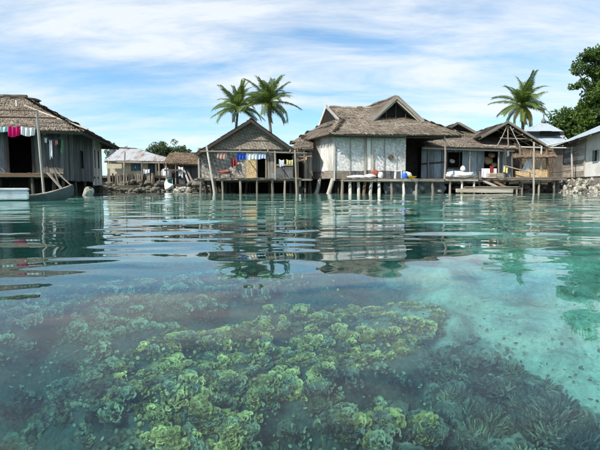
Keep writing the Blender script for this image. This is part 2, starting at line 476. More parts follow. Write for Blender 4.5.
# ------------------------------------------------------------------ water and ground
def wave_set(seed):
    r = random.Random(seed); W = []
    for lam, slope, n in ((3.2, .006, 3), (1.7, .008, 4), (0.95, .010, 6), (0.5, .012, 8), (0.30, .012, 8)):
        for i in range(n):
            l = lam * r.uniform(.8, 1.25); a = R(r.gauss(-80, 22)); k = 2 * math.pi / l
            W.append((k * math.cos(a), k * math.sin(a), slope / k * 1.3 / math.sqrt(n / 4), r.uniform(0, 6.28), l))
    return W
def graded(lo, hi, fine, s0, g, coarse):
    """coordinates from a fine centre, growing in proportion to the distance"""
    def side(limit):
        v, out = 0.0, []
        while v < limit:
            v += max(s0, g * (v - fine) + s0) if v > fine else s0
            if v > coarse: v += v * .15
            out.append(v)
        return out
    a = [-v for v in reversed(side(-lo))]; b = side(hi)
    return np.array(a + [0.0] + b)
def grid_faces(nx, ny):
    i = np.arange(nx - 1); j = np.arange(ny - 1)
    I, J = np.meshgrid(i, j)
    a = (J * nx + I).ravel()
    return np.stack([a, a + 1, a + 1 + nx, a + nx], 1)
def build_water():
    xs = graded(-900, 900, 1.6, .03, .016, 45)
    back = graded(-.01, 300, .2, .08, .08, 20); fwd = graded(-.2, 900, 3.0, .03, .0105, 55)
    ys = np.concatenate([-back[::-1][back[::-1] > .25], fwd[fwd > -.24]])
    X, Y = np.meshgrid(xs, ys)
    dx = np.gradient(xs)[None, :]; dy = np.gradient(ys)[:, None]
    sp = np.maximum(dx, dy)
    Z = np.zeros_like(X)
    env = 0.75 + 0.35 * np.sin(X * .31 + Y * .22 + 1) * np.sin(Y * .37 - X * .12 + 2)
    near = 0.25 + 0.75 * np.clip((np.hypot(X, Y) - 1.5) / 2.4, 0, 1)
    for kx, ky, A, ph, l in wave_set(5):
        fade = np.clip((l / 2.6 - sp) / (l / 6), 0, 1)
        e = near if l < 1.4 else 1.0
        Z += A * fade * e * np.sin(kx * X + ky * Y + ph)
    Z *= env * np.clip((400 - np.hypot(X, Y)) / 300, 0, 1)
    nx, ny = len(xs), len(ys)
    V = np.stack([X.ravel(), Y.ravel(), Z.ravel()], 1)
    F = grid_faces(nx, ny)
    # closed body of water: skirt and floor below the seabed
    rim = list(range(nx)) + [j * nx + nx - 1 for j in range(1, ny)] + [(ny - 1) * nx + i for i in range(nx - 2, -1, -1)] + [j * nx for j in range(ny - 2, 0, -1)]
    base = len(V); low = V[rim].copy(); low[:, 2] = -14.0
    V = np.concatenate([V, low]); n = len(rim)
    faces = [tuple(f) for f in F.tolist()]
    faces += [(rim[(k + 1) % n], rim[k], base + k, base + (k + 1) % n) for k in range(n)]
    faces.append(tuple(base + k for k in range(n - 1, -1, -1)))
    me = bpy.data.meshes.new('water'); me.from_pydata(V.tolist(), [], faces); me.update()
    me.polygons.foreach_set('use_smooth', [True] * len(F) + [False] * (len(faces) - len(F)))
    o = bpy.data.objects.new('water', me); col.objects.link(o); o['kind'] = 'structure'
    m = bpy.data.materials.new('sea_water'); m.use_nodes = True; t = NT(m.node_tree); t.n.clear()
    g = t.new('ShaderNodeBsdfGlass'); g.inputs['Roughness'].default_value = 0.0; g.inputs['IOR'].default_value = 1.333
    out = t.new('ShaderNodeOutputMaterial'); t.link(g.outputs[0], out.inputs[0])
    v = t.new('ShaderNodeVolumeAbsorption'); v.inputs['Color'].default_value = (.36, .91, .90, 1); v.inputs['Density'].default_value = 0.38
    t.link(v.outputs[0], out.inputs['Volume'])
    me.materials.append(m)
    return o
water = build_water()
# ------------------------------------------------------------------ ground: seabed, reef and shore in one sheet
def smooth(e0, e1, x):
    t = np.clip((x - e0) / (e1 - e0), 0, 1); return t * t * (3 - 2 * t)
REEF = []      # (x, y, radius, top height)
def reef(pts, r, z):
    for px, py in pts:
        p = U(px, py, -z); REEF.append((p.x, p.y, r, z))
reef([(165, 372), (215, 358), (270, 348), (320, 330), (370, 318), (415, 312), (290, 318), (190, 400), (210, 435), (245, 380), (150, 340), (240, 335), (340, 345), (390, 335), (300, 370), (170, 440), (130, 375)], .58, -1.95)
reef([(60, 300), (120, 292), (190, 290), (250, 283), (310, 285), (100, 320), (20, 310)], .42, -2.25)
reef([(475, 365), (510, 385), (545, 415), (500, 430), (460, 410), (560, 445), (520, 460), (470, 460)], .36, -1.95)
reef([(350, 430), (390, 425), (425, 430), (380, 460), (420, 465)], .24, -1.85)
reef([(500, 300), (560, 290), (620, 310), (600, 345), (640, 370), (560, 330), (460, 285), (620, 420), (650, 460), (600, 390), (480, 320), (540, 350)], .62, -2.25)
SAND = REEF[-12:]
def ground_z(x, y):
    x = np.asarray(x, float); y = np.asarray(y, float)
    ye = y + 5.5 * smooth(9.5, 14, x) + 4.2 * smooth(-7.5, -5.5, x) * (1 - smooth(9.5, 14, x)) + 4.5 * smooth(-9.6, -11.2, x)
    z = np.interp(ye, [-300, -10, 2, 6, 8.5, 12, 20, 26, 31, 33.5, 36, 46, 150, 900], [-7, -4.2, -3.3, -3.1, -2.5, -2.2, -1.75, -1.1, -.5, -.1, .45, .85, 1.2, 2.0])
    z = z + .10 * np.sin(x * .9 + 1.3) * np.sin(y * .7) + .05 * np.sin(x * 2.3 + y * 1.1)
    z = z + (np.maximum(z, -2.45) - z) * smooth(1.3, 2.6, x) * smooth(-1, 2.5, y)
    base = z.copy()
    for rx, ry, r, zt in REEF:
        g = np.exp(-(((x - rx) ** 2 + (y - ry) ** 2) / r ** 2) ** 1.6)
        z = np.maximum(z, base + (zt - base) * g)
    k = ((x ** 2 + (y - 3) ** 2) < 60) & (z < -1)
    z = z + np.where(k, .05 * np.sin(x * 9.1 + 2 * np.sin(y * 5)) * np.sin(y * 8.3 + x * 3) + .03 * np.sin(x * 19 + y * 7) * np.sin(y * 17 - x * 5), 0)
    return z
def gz(x, y): return float(ground_z(x, y))
def build_ground():
    xs = graded(-1800, 1800, 3.2, .06, .05, 30); b = graded(-.01, 500, .3, .1, .1, 20); f = graded(-.2, 4000, 6.0, .06, .045, 40)
    ys = np.concatenate([-b[::-1][b[::-1] > .25], f[f > -.24]])
    X, Y = np.meshgrid(xs, ys); Z = ground_z(X, Y)
    me = bpy.data.meshes.new('ground')
    me.from_pydata(np.stack([X.ravel(), Y.ravel(), Z.ravel()], 1).tolist(), [], grid_faces(len(xs), len(ys)).tolist()); me.update()
    me.polygons.foreach_set('use_smooth', [True] * len(me.polygons))
    o = bpy.data.objects.new('ground', me); col.objects.link(o); o['kind'] = 'structure'
    # loose sand on the right-hand slope and further out, dark weed in the channels
    sd = np.zeros_like(X)
    for rx, ry, r, zt in SAND: sd = np.maximum(sd, np.exp(-(((X - rx) ** 2 + (Y - ry) ** 2) / (r * 1.25) ** 2) ** 2))
    sd = np.maximum(sd, smooth(6.5, 9.5, Y)); sd = np.maximum(sd, smooth(1.5, 2.3, X) * smooth(-1, 2.5, Y))
    at = me.attributes.new('sand', 'FLOAT', 'POINT'); at.data.foreach_set('value', sd.ravel().astype(np.float32))
    m, t, bs, co, rnd, raw = newmat('seabed_and_shore', .95, .1)
    sp = t.new('ShaderNodeSeparateXYZ'); t.link(raw, sp.inputs[0])
    n = t.noise(raw, 1.3, 6, .65, .3); n2 = t.noise(raw, 14, 4, .6)
    sand = t.ramp(t.noise(raw, 26, 6, .75), [(.32, (.34, .32, .25)), (.48, (.56, .53, .43)), (.7, (.74, .70, .60))])
    alga = t.ramp(t.noise(raw, 30, 5, .7), [(.3, (.03, .04, .04)), (.7, (.13, .14, .12))])
    sa = t.new('ShaderNodeAttribute'); sa.attribute_name = 'sand'; dk = t.math('SUBTRACT', 1.0, sa.outputs['Fac'])
    cov = t.math('ADD', t.ramp(n, [(.47, 0.), (.62, .75)]), dk, clamp=True)
    k = t.mix(cov, sand, alga)
    soil = t.ramp(n2, [(.3, (.028, .025, .016)), (.7, (.075, .068, .042))])
    k = t.mix(t.math('MULTIPLY_ADD', sp.outputs[2], 3.0, 1.2, clamp=True), k, soil)
    t.link(k, bs.inputs['Base Color']); bump(t, bs, n2, .5, .04)
    me.materials.append(m)
    return o
ground = build_ground()

# ------------------------------------------------------------------ corals
def mat_coral(name, c, rim):
    m, t, b, co, rnd, raw = newmat(name, .9, .1)
    k = t.mix(t.ramp(tone_attr(t), [(.25, 0.), (.85, 1.)]), c, rim)
    k = t.vmath('SCALE', k, scale=t.math('MULTIPLY_ADD', rnd, .75, .50))
    k = t.mix(t.ramp(t.noise(co, 9, 3, .6), [(.45, 0.), (.65, .6)]), k, mul3(c, .5))
    t.link(k, b.inputs['Base Color'])
mat_coral('coral_yellow', (.34, .24, .06), (1.0, .76, .34))
mat_coral('coral_green', (.15, .14, .08), (.46, .43, .29))
mat_coral('coral_dark', (.085, .095, .08), (.25, .26, .20))
mat_coral('coral_ochre', (.30, .23, .06), (.58, .47, .20))
def coral_mesh(seed, mat, plates, size, height, tips=False):
    r = random.Random(seed); mb = MB()
    for k in range(plates):
        a = r.uniform(0, 6.283); d = r.random() ** .6 * size * .8
        c = Vector((math.cos(a) * d, math.sin(a) * d, height * (1 - (d / size) ** 2) * r.uniform(.6, 1)))
        if tips:      # stubby branching fingers
            tip = c + Vector((math.cos(a) * .04, math.sin(a) * .04, r.uniform(.03, .07)))
            mb.tube([c - Vector((0, 0, .05)), c, tip], [.011, .010, .004], 5, r.uniform(0, .8))
            continue
        az = a + r.uniform(-1.0, 1.0); tl = R(r.uniform(5, 42)); w = r.uniform(.030, .062)
        ex = Vector((-math.sin(az), math.cos(az), 0)); ey = Vector((math.cos(az) * math.cos(tl), math.sin(az) * math.cos(tl), math.sin(tl)))
        nrm = ex.cross(ey); vs = [c]; seg = 8; ph = r.uniform(0, 6)
        for ring in (.55, 1.0):
            for i in range(seg + 1):
                b = math.pi * (i / seg) * 1.2 - .3
                vs.append(c + (ex * math.cos(b) + ey * math.sin(b)) * w * ring + nrm * w * (.25 * math.sin(i * 1.9 + ph) * ring - .30 * ring * ring))
        mb.add(vs, [(0, 1 + i, 2 + i) for i in range(seg)], r.uniform(0, .25))
        mb.add([vs[1 + i] for i in range(2 * seg + 2)], [(i, i + 1, seg + 2 + i, seg + 1 + i) for i in range(seg)], r.uniform(.45, 1.0))
    o = mb.build('coral', mat, smooth=True, fix=False); me = o.data; bpy.data.objects.remove(o); return me
def in_poly(x, y, poly):
    c = False
    for (x0, y0), (x1, y1) in zip(poly, poly[1:] + poly[:1]):
        if (y0 > y) != (y1 > y) and x < (x1 - x0) * (y - y0) / (y1 - y0) + x0: c = not c
    return c
def coral_patch(name, poly, n, mats, depth, label, cat, group, smin, smax, tips=False, meshes=4, mind=9):
    pro = []
    for i in range(meshes):
        tp = tips and i % 3 == 0; pro.append(coral_mesh(31 * i + n, mats[i % len(mats)], 70 if tp else 26, .15, .10 if tp else .06, tp))
    xs = [p[0] for p in poly]; ys = [p[1] for p in poly]; put = []; tries = 0
    while len(put) < n and tries < n * 60:
        tries += 1; px = random.uniform(min(xs), max(xs)); py = random.uniform(min(ys), max(ys))
        if not in_poly(px, py, poly) or any((px - a) ** 2 + (1.7 * (py - b)) ** 2 < mind ** 2 for a, b in put): continue
        put.append((px, py)); w = U(px, py, depth)
        z = gz(w.x, w.y); w = U(px, py, -z); z = gz(w.x, w.y)
        o = bpy.data.objects.new(name, random.choice(pro)); col.objects.link(o)
        s = random.uniform(smin, smax)
        o.location = (w.x, w.y, z + .01); o.rotation_euler = (random.gauss(0, .12), random.gauss(0, .12), random.uniform(0, 6.28)); o.scale = (s, s, s * random.uniform(.6, 1.0))
        tag(o, label, cat, group)
coral_patch('lettuce_coral', [(105, 372), (140, 345), (180, 322), (240, 308), (262, 298), (330, 290), (440, 300), (440, 330), (400, 352), (340, 376), (310, 396), (260, 408), (240, 440), (225, 470), (140, 470), (150, 420), (120, 396)],
    300, ['coral_yellow', 'coral_green', 'coral_yellow'], 1.9, 'yellow green leafy coral cluster on the sunlit reef in the middle foreground', 'coral', 'leafy corals of the middle reef', .28, .50, meshes=6, mind=6.6)
coral_patch('plate_coral', [(0, 296), (60, 286), (230, 274), (290, 280), (262, 300), (180, 322), (110, 340), (40, 330), (0, 322)],
    130, ['coral_green'], 2.25, 'dim grey green coral cluster on the deeper reef behind and left of the yellow corals', 'coral', 'dim corals of the far reef', .34, .62, meshes=3, mind=8.5)
coral_patch('finger_coral', [(436, 368), (455, 350), (470, 336), (484, 352), (510, 352), (522, 376), (552, 388), (560, 412), (594, 420), (604, 446), (618, 470), (430, 470), (445, 420)],
    190, ['coral_dark', 'coral_dark', 'coral_dark', 'coral_green'], 1.95, 'dark olive bushy coral on the mound at the lower right', 'coral', 'dark corals of the right mound', .38, .75, tips=True, meshes=6, mind=7.5)
coral_patch('ochre_coral', [(322, 425), (350, 408), (400, 412), (440, 420), (442, 470), (330, 470)],
    60, ['coral_ochre', 'coral_green', 'coral_dark'], 1.85, 'ochre yellow coral clump at the bottom edge right of the middle', 'coral', 'ochre corals at the bottom edge', .34, .56, meshes=3, mind=7.5)
coral_patch('weedy_coral', [(0, 345), (95, 350), (120, 400), (140, 470), (0, 470)],
    60, ['coral_green', 'coral_dark'], 3.2, 'barely visible dark coral on the deep bottom at the lower left', 'coral', 'dim corals of the deep lower left', .4, .7, meshes=4, mind=12)
coral_patch('weedy_coral', [(250, 412), (320, 395), (400, 365), (440, 345), (440, 400), (320, 430), (300, 470), (245, 470)],
    50, ['coral_green', 'coral_dark'], 3.0, 'dim coral in the dark gap between the yellow reef and the right mound', 'coral', 'dim corals of the dark gap', .34, .6, meshes=4, mind=10)

def scatter(name, poly, n, mat, rmin, rmax, tilt, depth):
    """a fine cover of small plates lying on the bottom, too many to count"""
    xs = [p[0] for p in poly]; ys = [p[1] for p in poly]; mb = MB(); k = 0
    while k < n:
        px = random.uniform(min(xs), max(xs)); py = random.uniform(min(ys), max(ys))
        if not in_poly(px, py, poly): continue
        k += 1; w = U(px, py, depth); z = gz(w.x, w.y); w = U(px, py, -z); z = gz(w.x, w.y)
        r = random.uniform(rmin, rmax); c = V(w.x, w.y, z + random.uniform(.01, .03)); az = random.uniform(0, 6.28); tl = random.uniform(.1, tilt)
        ex = V(-math.sin(az), math.cos(az), 0); ey = V(math.cos(az) * math.cos(tl), math.sin(az) * math.cos(tl), math.sin(tl)); q = 7
        mb.add([c + (ex * math.cos(6.283 * i / q) * random.uniform(.8, 1.2) + ey * math.sin(6.283 * i / q) * random.uniform(.6, 1.3)) * r for i in range(q)] + [c - V(0, 0, r * .5)], [(i, (i + 1) % q, q) for i in range(q)], random.random())
    o = mb.build(name, mat, smooth=True, fix=False); o['kind'] = 'stuff'
def V(*a): return Vector(a)
scatter('coral_cover', [(95, 380), (130, 345), (175, 318), (240, 304), (330, 286), (445, 296), (446, 334), (400, 358), (330, 385), (260, 415), (240, 470), (130, 470), (140, 420), (105, 400)], 3200, 'coral_yellow', .006, .015, 1.0, 1.95)
scatter('coral_cover', [(0, 290), (230, 270), (330, 276), (262, 300), (110, 345), (0, 340)], 1500, 'coral_green', .007, .016, 1.0, 2.25)
scatter('coral_cover', [(0, 340), (110, 345), (140, 420), (130, 470), (0, 470)], 1100, 'coral_green', .007, .016, 1.0, 3.2)
scatter('coral_cover', [(240, 415), (330, 388), (440, 345), (445, 420), (330, 470), (240, 470)], 900, 'coral_green', .006, .014, 1.0, 3.0)
scatter('coral_cover', [(430, 372), (455, 346), (505, 340), (560, 385), (615, 425), (630, 470), (430, 470)], 2200, 'coral_dark', .008, .019, 1.1, 1.95)
scatter('coral_rubble', [(440, 275), (610, 265), (640, 470), (600, 430), (520, 350), (450, 335)], 260, 'coral_green', .004, .014, 1.2, 2.3)
# ------------------------------------------------------------------ houses on stilts
def V3(*a): return Vector(a)
def stilts(H, spots, z, r=.06, mat='pole_wood', lean=.08):
    """posts from a deck at height z down into the seabed, spots in (u, v)"""
    mw = Matrix.Rotation(H.th, 3, 'Z')
    for u, v in spots:
        du, dv = random.uniform(-lean, lean), random.uniform(-lean, lean)
        w = H.o + mw @ Vector((u + du, v + dv, 0))
        pole('stilt', H.t, (u + du, v + dv, gz(w.x, w.y) - .25), (u, v, z), r * random.uniform(.8, 1.2), mat)
def deck(H, u0, u1, v0, v1, z, w=.16, mat='grey_wood', along='v', name='deck_plank'):
    """loose deck boards on two bearers"""
    a, b = (u0, u1) if along == 'v' else (v0, v1); s = a
    while s < b - .03:
        ww = min(w * random.uniform(.8, 1.2), b - s); e0, e1 = random.uniform(-.10, .04), random.uniform(-.05, .05); dz = random.uniform(0, .03)
        if along == 'v': plank(name, H.t, (s + ww/2, v0 + e0, z + dz), (s + ww/2, v1 + e1, z + dz), ww * .92, .035, mat, face=(0, 0, 1))
        else: plank(name, H.t, (u0 + e0, s + ww/2, z + dz), (u1 + e1, s + ww/2, z + dz), ww * .92, .035, mat, face=(0, 0, 1))
        s += ww
    for v in (v0 + .08, (v0 + v1) / 2, v1 - .08):
        pole('bearer', H.t, (u0 - .1, v, z - .075), (u1 + .1, v, z - .075), .05, mat='pole_wood')
def slab(H, name, lo, hi, mat): return MB().box(lo, hi).build(name, mat, H.t)
def wall_mesh(H, name, a, b, z0, z1, mat, th=.05, holes=()):
    """a wall sheet from a to b (u,v) with rectangular openings (s0,s1,z0,z1)"""
    a = V3(a[0], a[1], 0); b = V3(b[0], b[1], 0); d = b - a; L = d.length; d.normalize(); n = d.cross(V3(0, 0, 1))
    cuts = sorted({0.0, L, *[h[0] for h in holes], *[h[1] for h in holes]}); mb = MB()
    for s0, s1 in zip(cuts, cuts[1:]):
        spans = [(z0, z1)]
        for h in holes:
            if h[0] - 1e-6 <= s0 and s1 <= h[1] + 1e-6:
                spans = [x for lo, hi in spans for x in ((lo, min(hi, h[2])), (max(lo, h[3]), hi)) if x[1] - x[0] > .01]
        for lo, hi in spans:
            p, q = a + d * s0, a + d * s1
            mb.poly([p + V3(0, 0, lo), q + V3(0, 0, lo), q + V3(0, 0, hi), p + V3(0, 0, hi)], n, th)
    return mb.build(name, mat, H.t)
def barge(H, a, apex, b, w, t, mat, name='bargeboard', roofs=None):
    for i, p in enumerate((a, b)): plank(name, roofs[i] if roofs else H.t, p, apex, w, t, mat, face=(0, 1, 0))

# ---------- left house: dark boards, hipped thatch
HL = House('stilt_house', 'dark timber stilt house with laundry at its open doorway, at the left edge', 'house', 65, 19.5, 11)
zd, ze = HL.z(174), HL.z(126)
uN, uS = HL.u(9), HL.u(34)
slab(HL, 'floor', (-7.4, .02, zd - .12), (-.02, 7.0, zd), 'slab_dark')
boards(HL.t, (-7.4, 0), (uN, 0), zd - .05, ze + .1, .26, 'slate_wood')
boards(HL.t, (uS, 0), (0, 0), zd - .15, ze + .1, .24, 'slate_wood')
plank('lintel', HL.t, (uN - .1, -.02, HL.z(132)), (uS + .1, -.02, HL.z(132)), .12, .05, 'slate_wood', face=(0, 1, 0))
for uu in (uN, uS): plank('door_post', HL.t, (uu, -.03, zd), (uu, -.03, ze), .09, .06, 'dark_wood', face=(0, 1, 0))
vB = 5.0
boards(HL.t, (0, 0), (0, vB), zd - .25, ze + .05, .28, 'slate_wood', holes=[(2.6, 2.95, HL.z(166), HL.z(146))])
slab(HL, 'slit_shade', (-.10, 2.55, HL.z(166)), (-.05, 3.0, HL.z(146)), 'dark_void')  # near-black slab painted as the shade inside the slit
boards(HL.t, (-.03, vB), (-.03, 7.0), zd - .45, ze - .05, .24, 'white_board', holes=[(.5, .68, 1.35, 2.3), (1.15, 1.33, 1.35, 2.3)])
wall_mesh(HL, 'back_wall', (-7.4, 7.0), (0, 7.0), -.6, ze, 'slab_dark'); wall_mesh(HL, 'end_wall', (-7.4, 7.0), (-7.4, 0), zd, ze, 'slab_dark')  # back wall extended below the floor to stand in for shade there
wall_mesh(HL, 'dark_inner_wall', (-7.2, 3.2), (-.2, 3.2), zd, ze, 'slab_dark')  # dark inner wall added to keep the doorway dark
e0 = HL.l(83, 131, -.55); zE = e0.z; uE = e0.x
rg = HL.l(27, 98.5, 3.0); bk = V3(uE - .05, 7.5, zE - .05)
fl, rl, bl = V3(-9.0, -.55, zE), V3(-9.5, 3.0, rg.z - .1), V3(-9.0, 7.5, zE)
RF = thatch('roof_front', HL.t, fl, e0, rg, rl, 'thatch')
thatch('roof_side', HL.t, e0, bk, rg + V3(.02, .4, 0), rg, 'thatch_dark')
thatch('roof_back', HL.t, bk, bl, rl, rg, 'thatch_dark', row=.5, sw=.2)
ridge_cap('ridge_cap', RF, rl, rg + V3(0, 0, .02), 'thatch_dark', .14)
for q, k in ((9, 2.0), (27, 0)):
    mb = MB(); c = HL.l(q, 100.5, 3.0); lumpy(mb, c, (.55, .3, .16), q, 10, 6, .3); mb.build('ridge_tuft', 'thatch_dark', RF)
nF = (e0 - fl).cross(rl - fl).normalized()
def onf(px, py): return HL.on(px, py, fl, nF) + nF * .10
pole('hip_pole', RF, onf(25, 108), onf(88, 131.5), .045, 'pale_pole')
pole('roof_pole', RF, onf(16.5, 103), onf(17, 109), .04, 'pale_pole')
for py in (112, 119): pole('roof_batten', RF, onf(-30, py), onf(50 if py == 112 else 66, py + 1.5), .03, 'brown_wood')
pole('eave_pole', HL.t, (-9, -.5, zE - .1), (uE, -.5, zE - .1), .05, 'dark_wood'); pole('eave_pole', HL.t, (uE - .08, -.5, zE - .1), (uE - .1, 7.4, zE - .12), .05, 'dark_wood')
deck(HL, -7.2, -.15, -1.15, -.03, zd - .02, .18)
plank('deck_edge', HL.t, (-7.3, -1.2, zd - .08), (-.05, -1.2, zd - .08), .14, .05, 'brown_wood', face=(0, 1, 0))
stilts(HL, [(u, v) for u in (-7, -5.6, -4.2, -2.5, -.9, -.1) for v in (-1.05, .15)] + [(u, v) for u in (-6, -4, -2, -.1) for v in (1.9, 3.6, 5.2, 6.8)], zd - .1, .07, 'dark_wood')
pole('porch_post', HL.t, HL.l(46.5, 199, -1.3) - V3(0, 0, 1.2), HL.l(37, 112, -1.3), .055, 'pale_pole')
plank('leaning_plank', HL.t, HL.l(72, 193, -1.9) - V3(0, 0, .3), HL.l(46, 171, -1.2), .09, .04, 'grey_wood')
pole('leaning_pole', HL.t, HL.l(66, 197, -1.8) - V3(0, 0, .5), HL.l(54, 170, -1.15), .035, 'grey_wood')
pole('leaning_pole', HL.t, HL.l(73, 187, -1.7), HL.l(57, 172, -1.15), .03, 'pole_wood')
boards(HL.t, (HL.u(43, -.05), -.06), (HL.u(64, -.05), -.06), zd + .02, HL.z(168), .2, 'grey_wood', name='rail_board')
HLm = Matrix.Translation(HL.o) @ Matrix.Rotation(HL.th, 4, 'Z')
def hl(px, py, v): return HLm @ HL.l(px, py, v)
ln = MB().tube([hl(-14, 123.5, -1.3), hl(10, 126, -1.3), hl(38, 127, -1.3)], .008, 5).build('clothes_line', 'iron', loc=hl(10, 126, -1.3)); tag(ln, 'clothes line strung across the doorway of the left house', 'line')
cloth('towel', 'pale aqua towel on the line at the left picture edge', hl(-6, 125.5, -1.3), hl(7.5, 126, -1.3), .22, 'cloth_aqua')
cloth('shirt', 'bright magenta shirt hanging over the left house doorway', hl(8, 125.5, -1.3), hl(20, 126, -1.3), .40, 'cloth_magenta', .06)
cloth('shirt', 'white shirt hanging beside the magenta one', hl(20.5, 126, -1.3), hl(34.5, 127, -1.3), .34, 'cloth_white', .06)
sl = [hl(43, 134, -.35), hl(48, 138.5, -.35), hl(56, 140.5, -.35), hl(63, 135, -.35)]
ln = MB().tube(sl, .008, 5).build('washing_string', 'iron', loc=sl[1]); tag(ln, 'sagging string of small clothes on the dark wall right of the doorway', 'line')
for px, py, w, d, c, lab in ((44, 131, 3.0, .12, 'yellow', 'small yellow cap'), (45.5, 137, 2.6, .22, 'white', 'small white sock'), (48.3, 139, 2.4, .18, 'black', 'black sock'), (50.5, 139.5, 3.0, .75, 'white', 'long white baby trousers'),
        (53.8, 139.8, 2.6, .22, 'red', 'small dark red vest'), (56.6, 139.6, 2.6, .20, 'pink', 'small pink vest'), (59.4, 138.5, 2.8, .38, 'black', 'black baby shirt'), (62.2, 139, 2.4, .55, 'green', 'faded green baby trousers')):
    cloth('baby_clothing', lab + ' hanging on the string by the left house wall', hl(px - w/2, py, -.36), hl(px + w/2, py, -.36), d, 'cloth_' + c, .025, 1, 6, 5)

# ---------- back house with rusty zinc roof
HC = House('zinc_roof_house', 'low cream house with rusty corrugated hip roof, set back behind the shore', 'house', 108, 33.5, 0)
zf, zw = HC.z(176), HC.z(160.5)
uR = HC.u(168)
wall_mesh(HC, 'front_wall', (0, 0), (uR, 0), zf, zw + .1, 'cream_wall', holes=[(HC.u(131), HC.u(143), HC.z(171), HC.z(162.5)), (HC.u(148), HC.u(155), zf, HC.z(162.5)), (HC.u(157), HC.u(164), HC.z(171), HC.z(163))])
wall_mesh(HC, 'side_wall', (uR, 0), (uR, 4.5), zf, zw + .1, 'cream_wall'); wall_mesh(HC, 'back_wall', (uR, 4.5), (0, 4.5), zf, zw, 'cream_wall'); wall_mesh(HC, 'side_wall', (0, 4.5), (0, 0), zf, zw, 'cream_wall')
slab(HC, 'floor', (-.2, -1.4, zf - .15), (uR + .2, 4.5, zf), 'slab_grey')
for px in (131, 135, 139):
    s = slab(HC, 'window_shutter', (HC.u(px) + .02, .04, HC.z(171)), (HC.u(px + 4) - .02, .09, HC.z(162.5)), 'shutter_blue')
slab(HC, 'door', (HC.u(148), .3, zf), (HC.u(152), .35, HC.z(162.5)), 'shutter_blue')
A, B = HC.l(104, 160.5, -.6), HC.l(173, 161.2, -.6); D_, C_ = HC.l(113, 147.5, 2.3), HC.l(137, 149, 2.3)
sheets(HC.t, A, B, C_, D_, .8, 'zinc_rusty'); sheets(HC.t, B, V3(B.x, 5.1, B.z), C_, C_, .8, 'zinc_rusty'); sheets(HC.t, V3(B.x, 5.1, B.z), V3(A.x, 5.1, A.z), D_, C_, .9, 'zinc_rusty'); sheets(HC.t, V3(A.x, 5.1, A.z), A, D_, D_, .9, 'zinc_rusty')
plank('ridge_cover', HC.t, D_ + V3(0, 0, .04), C_ + V3(0, 0, .04), .3, .04, 'brown_wood', face=(0, 0, 1))
plank('fascia', HC.t, A + V3(0, .03, -.09), B + V3(0, .03, -.09), .12, .03, 'pale_wood', face=(0, 1, 0))
s = HC.u(116)
while s < HC.u(161):
    plank('fence_slat', HC.t, (s, -1.45, zf - .8 + random.uniform(-.05, .1)), (s + random.uniform(-.04, .04), -1.45, HC.z(174, -1.45) + random.uniform(-.08, .08)), .11, .025, 'grey_wood' if random.random() < .6 else 'dark_wood', face=(0, 1, 0)); s += random.uniform(.13, .19)
for py in (176, 183): plank('fence_rail', HC.t, HC.l(115, py, -1.42), HC.l(161, py, -1.42), .08, .04, 'dark_wood', face=(0, 1, 0))
for px in (109, 124, 142, 159): pole('porch_post', HC.t, (HC.u(px, -1.3), -1.3, zf - 1.6), (HC.u(px, -1.3), -1.3, zw - .1), .06, 'pole_wood')
pole('gate_post', HC.t, HC.l(124, 189, -2.2), HC.l(125, 152, -2.2), .05, 'pole_wood')
slab(HC, 'awning_panel', (HC.u(107, -1.5), -1.52, HC.z(168.5, -1.5)), (HC.u(122, -1.5), -1.48, HC.z(163.8, -1.5)), 'cream_wall')
HCw = lambda px, py, v: HC.o + HC.l(px, py, v)
# rubble-built plinth so that the house stands on the shore
mb = MB()
for k in range(70):
    px = random.uniform(107, 172); c = HC.l(px, random.uniform(181, 190), -1.7 + random.uniform(-.3, .5)); lumpy(mb, c, (random.uniform(.12, .3), .2, random.uniform(.1, .2)), k, 8, 5, .4)
mb.build('stone_plinth', 'stone', HC.t)['kind'] = 'stuff'
slab(HC, 'earth_bank', (-1.2, -1.25, -.6), (uR + .4, 5.5, zf - .16), 'slab_dark')

# ---------- brown thatched shack
HS = House('thatched_shack', 'low brown thatched shack with leaning planks behind the pale upturned boat', 'shack', 166, 32.5, 0)
zf = HS.z(184); uR = HS.u(203)
thatch('roof_front', HS.t, HS.l(163, 163.5, -.5), HS.l(206, 164.5, -.5), HS.l(202, 153, 2.4), HS.l(170, 153.5, 2.4), 'thatch_brown')
thatch('roof_back', HS.t, V3(uR, 4.6, HS.z(164)), V3(0, 4.6, HS.z(164)), HS.l(170, 153.5, 2.42), HS.l(202, 153, 2.42), 'thatch_brown', row=.4, sw=.2)
boards(HS.t, (HS.u(177), 0), (uR, 0), zf, HS.z(163), .24, 'slate_wood'); boards(HS.t, (0, .5), (HS.u(177), .5), zf, HS.z(171), .24, 'brown_wood')
wall_mesh(HS, 'back_wall', (uR, 4), (0, 4), zf, HS.z(163), 'slab_dark'); wall_mesh(HS, 'side_wall', (uR, 0), (uR, 4), zf, HS.z(163), 'slab_dark')
slab(HS, 'floor', (-.2, -.6, zf - .5), (uR, 4.2, zf), 'slab_dark')
pole('post', HS.t, HS.l(166, 186, -.45), HS.l(166, 162.5, -.45), .06); pole('post', HS.t, HS.l(176, 186, -.45), HS.l(176, 162.5, -.45), .05)
plank('leaning_plank', HS.t, HS.l(190, 186, -1.0), HS.l(182.5, 166, -.1), .13, .04, 'white_board'); plank('leaning_plank', HS.t, HS.l(194, 185, -1.0), HS.l(187, 170, -.1), .12, .04, 'grey_wood')
slab(HS, 'beam', (HS.u(164, -.7), -.75, HS.z(171, -.7)), (HS.u(181, -.7), -.6, HS.z(169.3, -.7)), 'slab_grey')

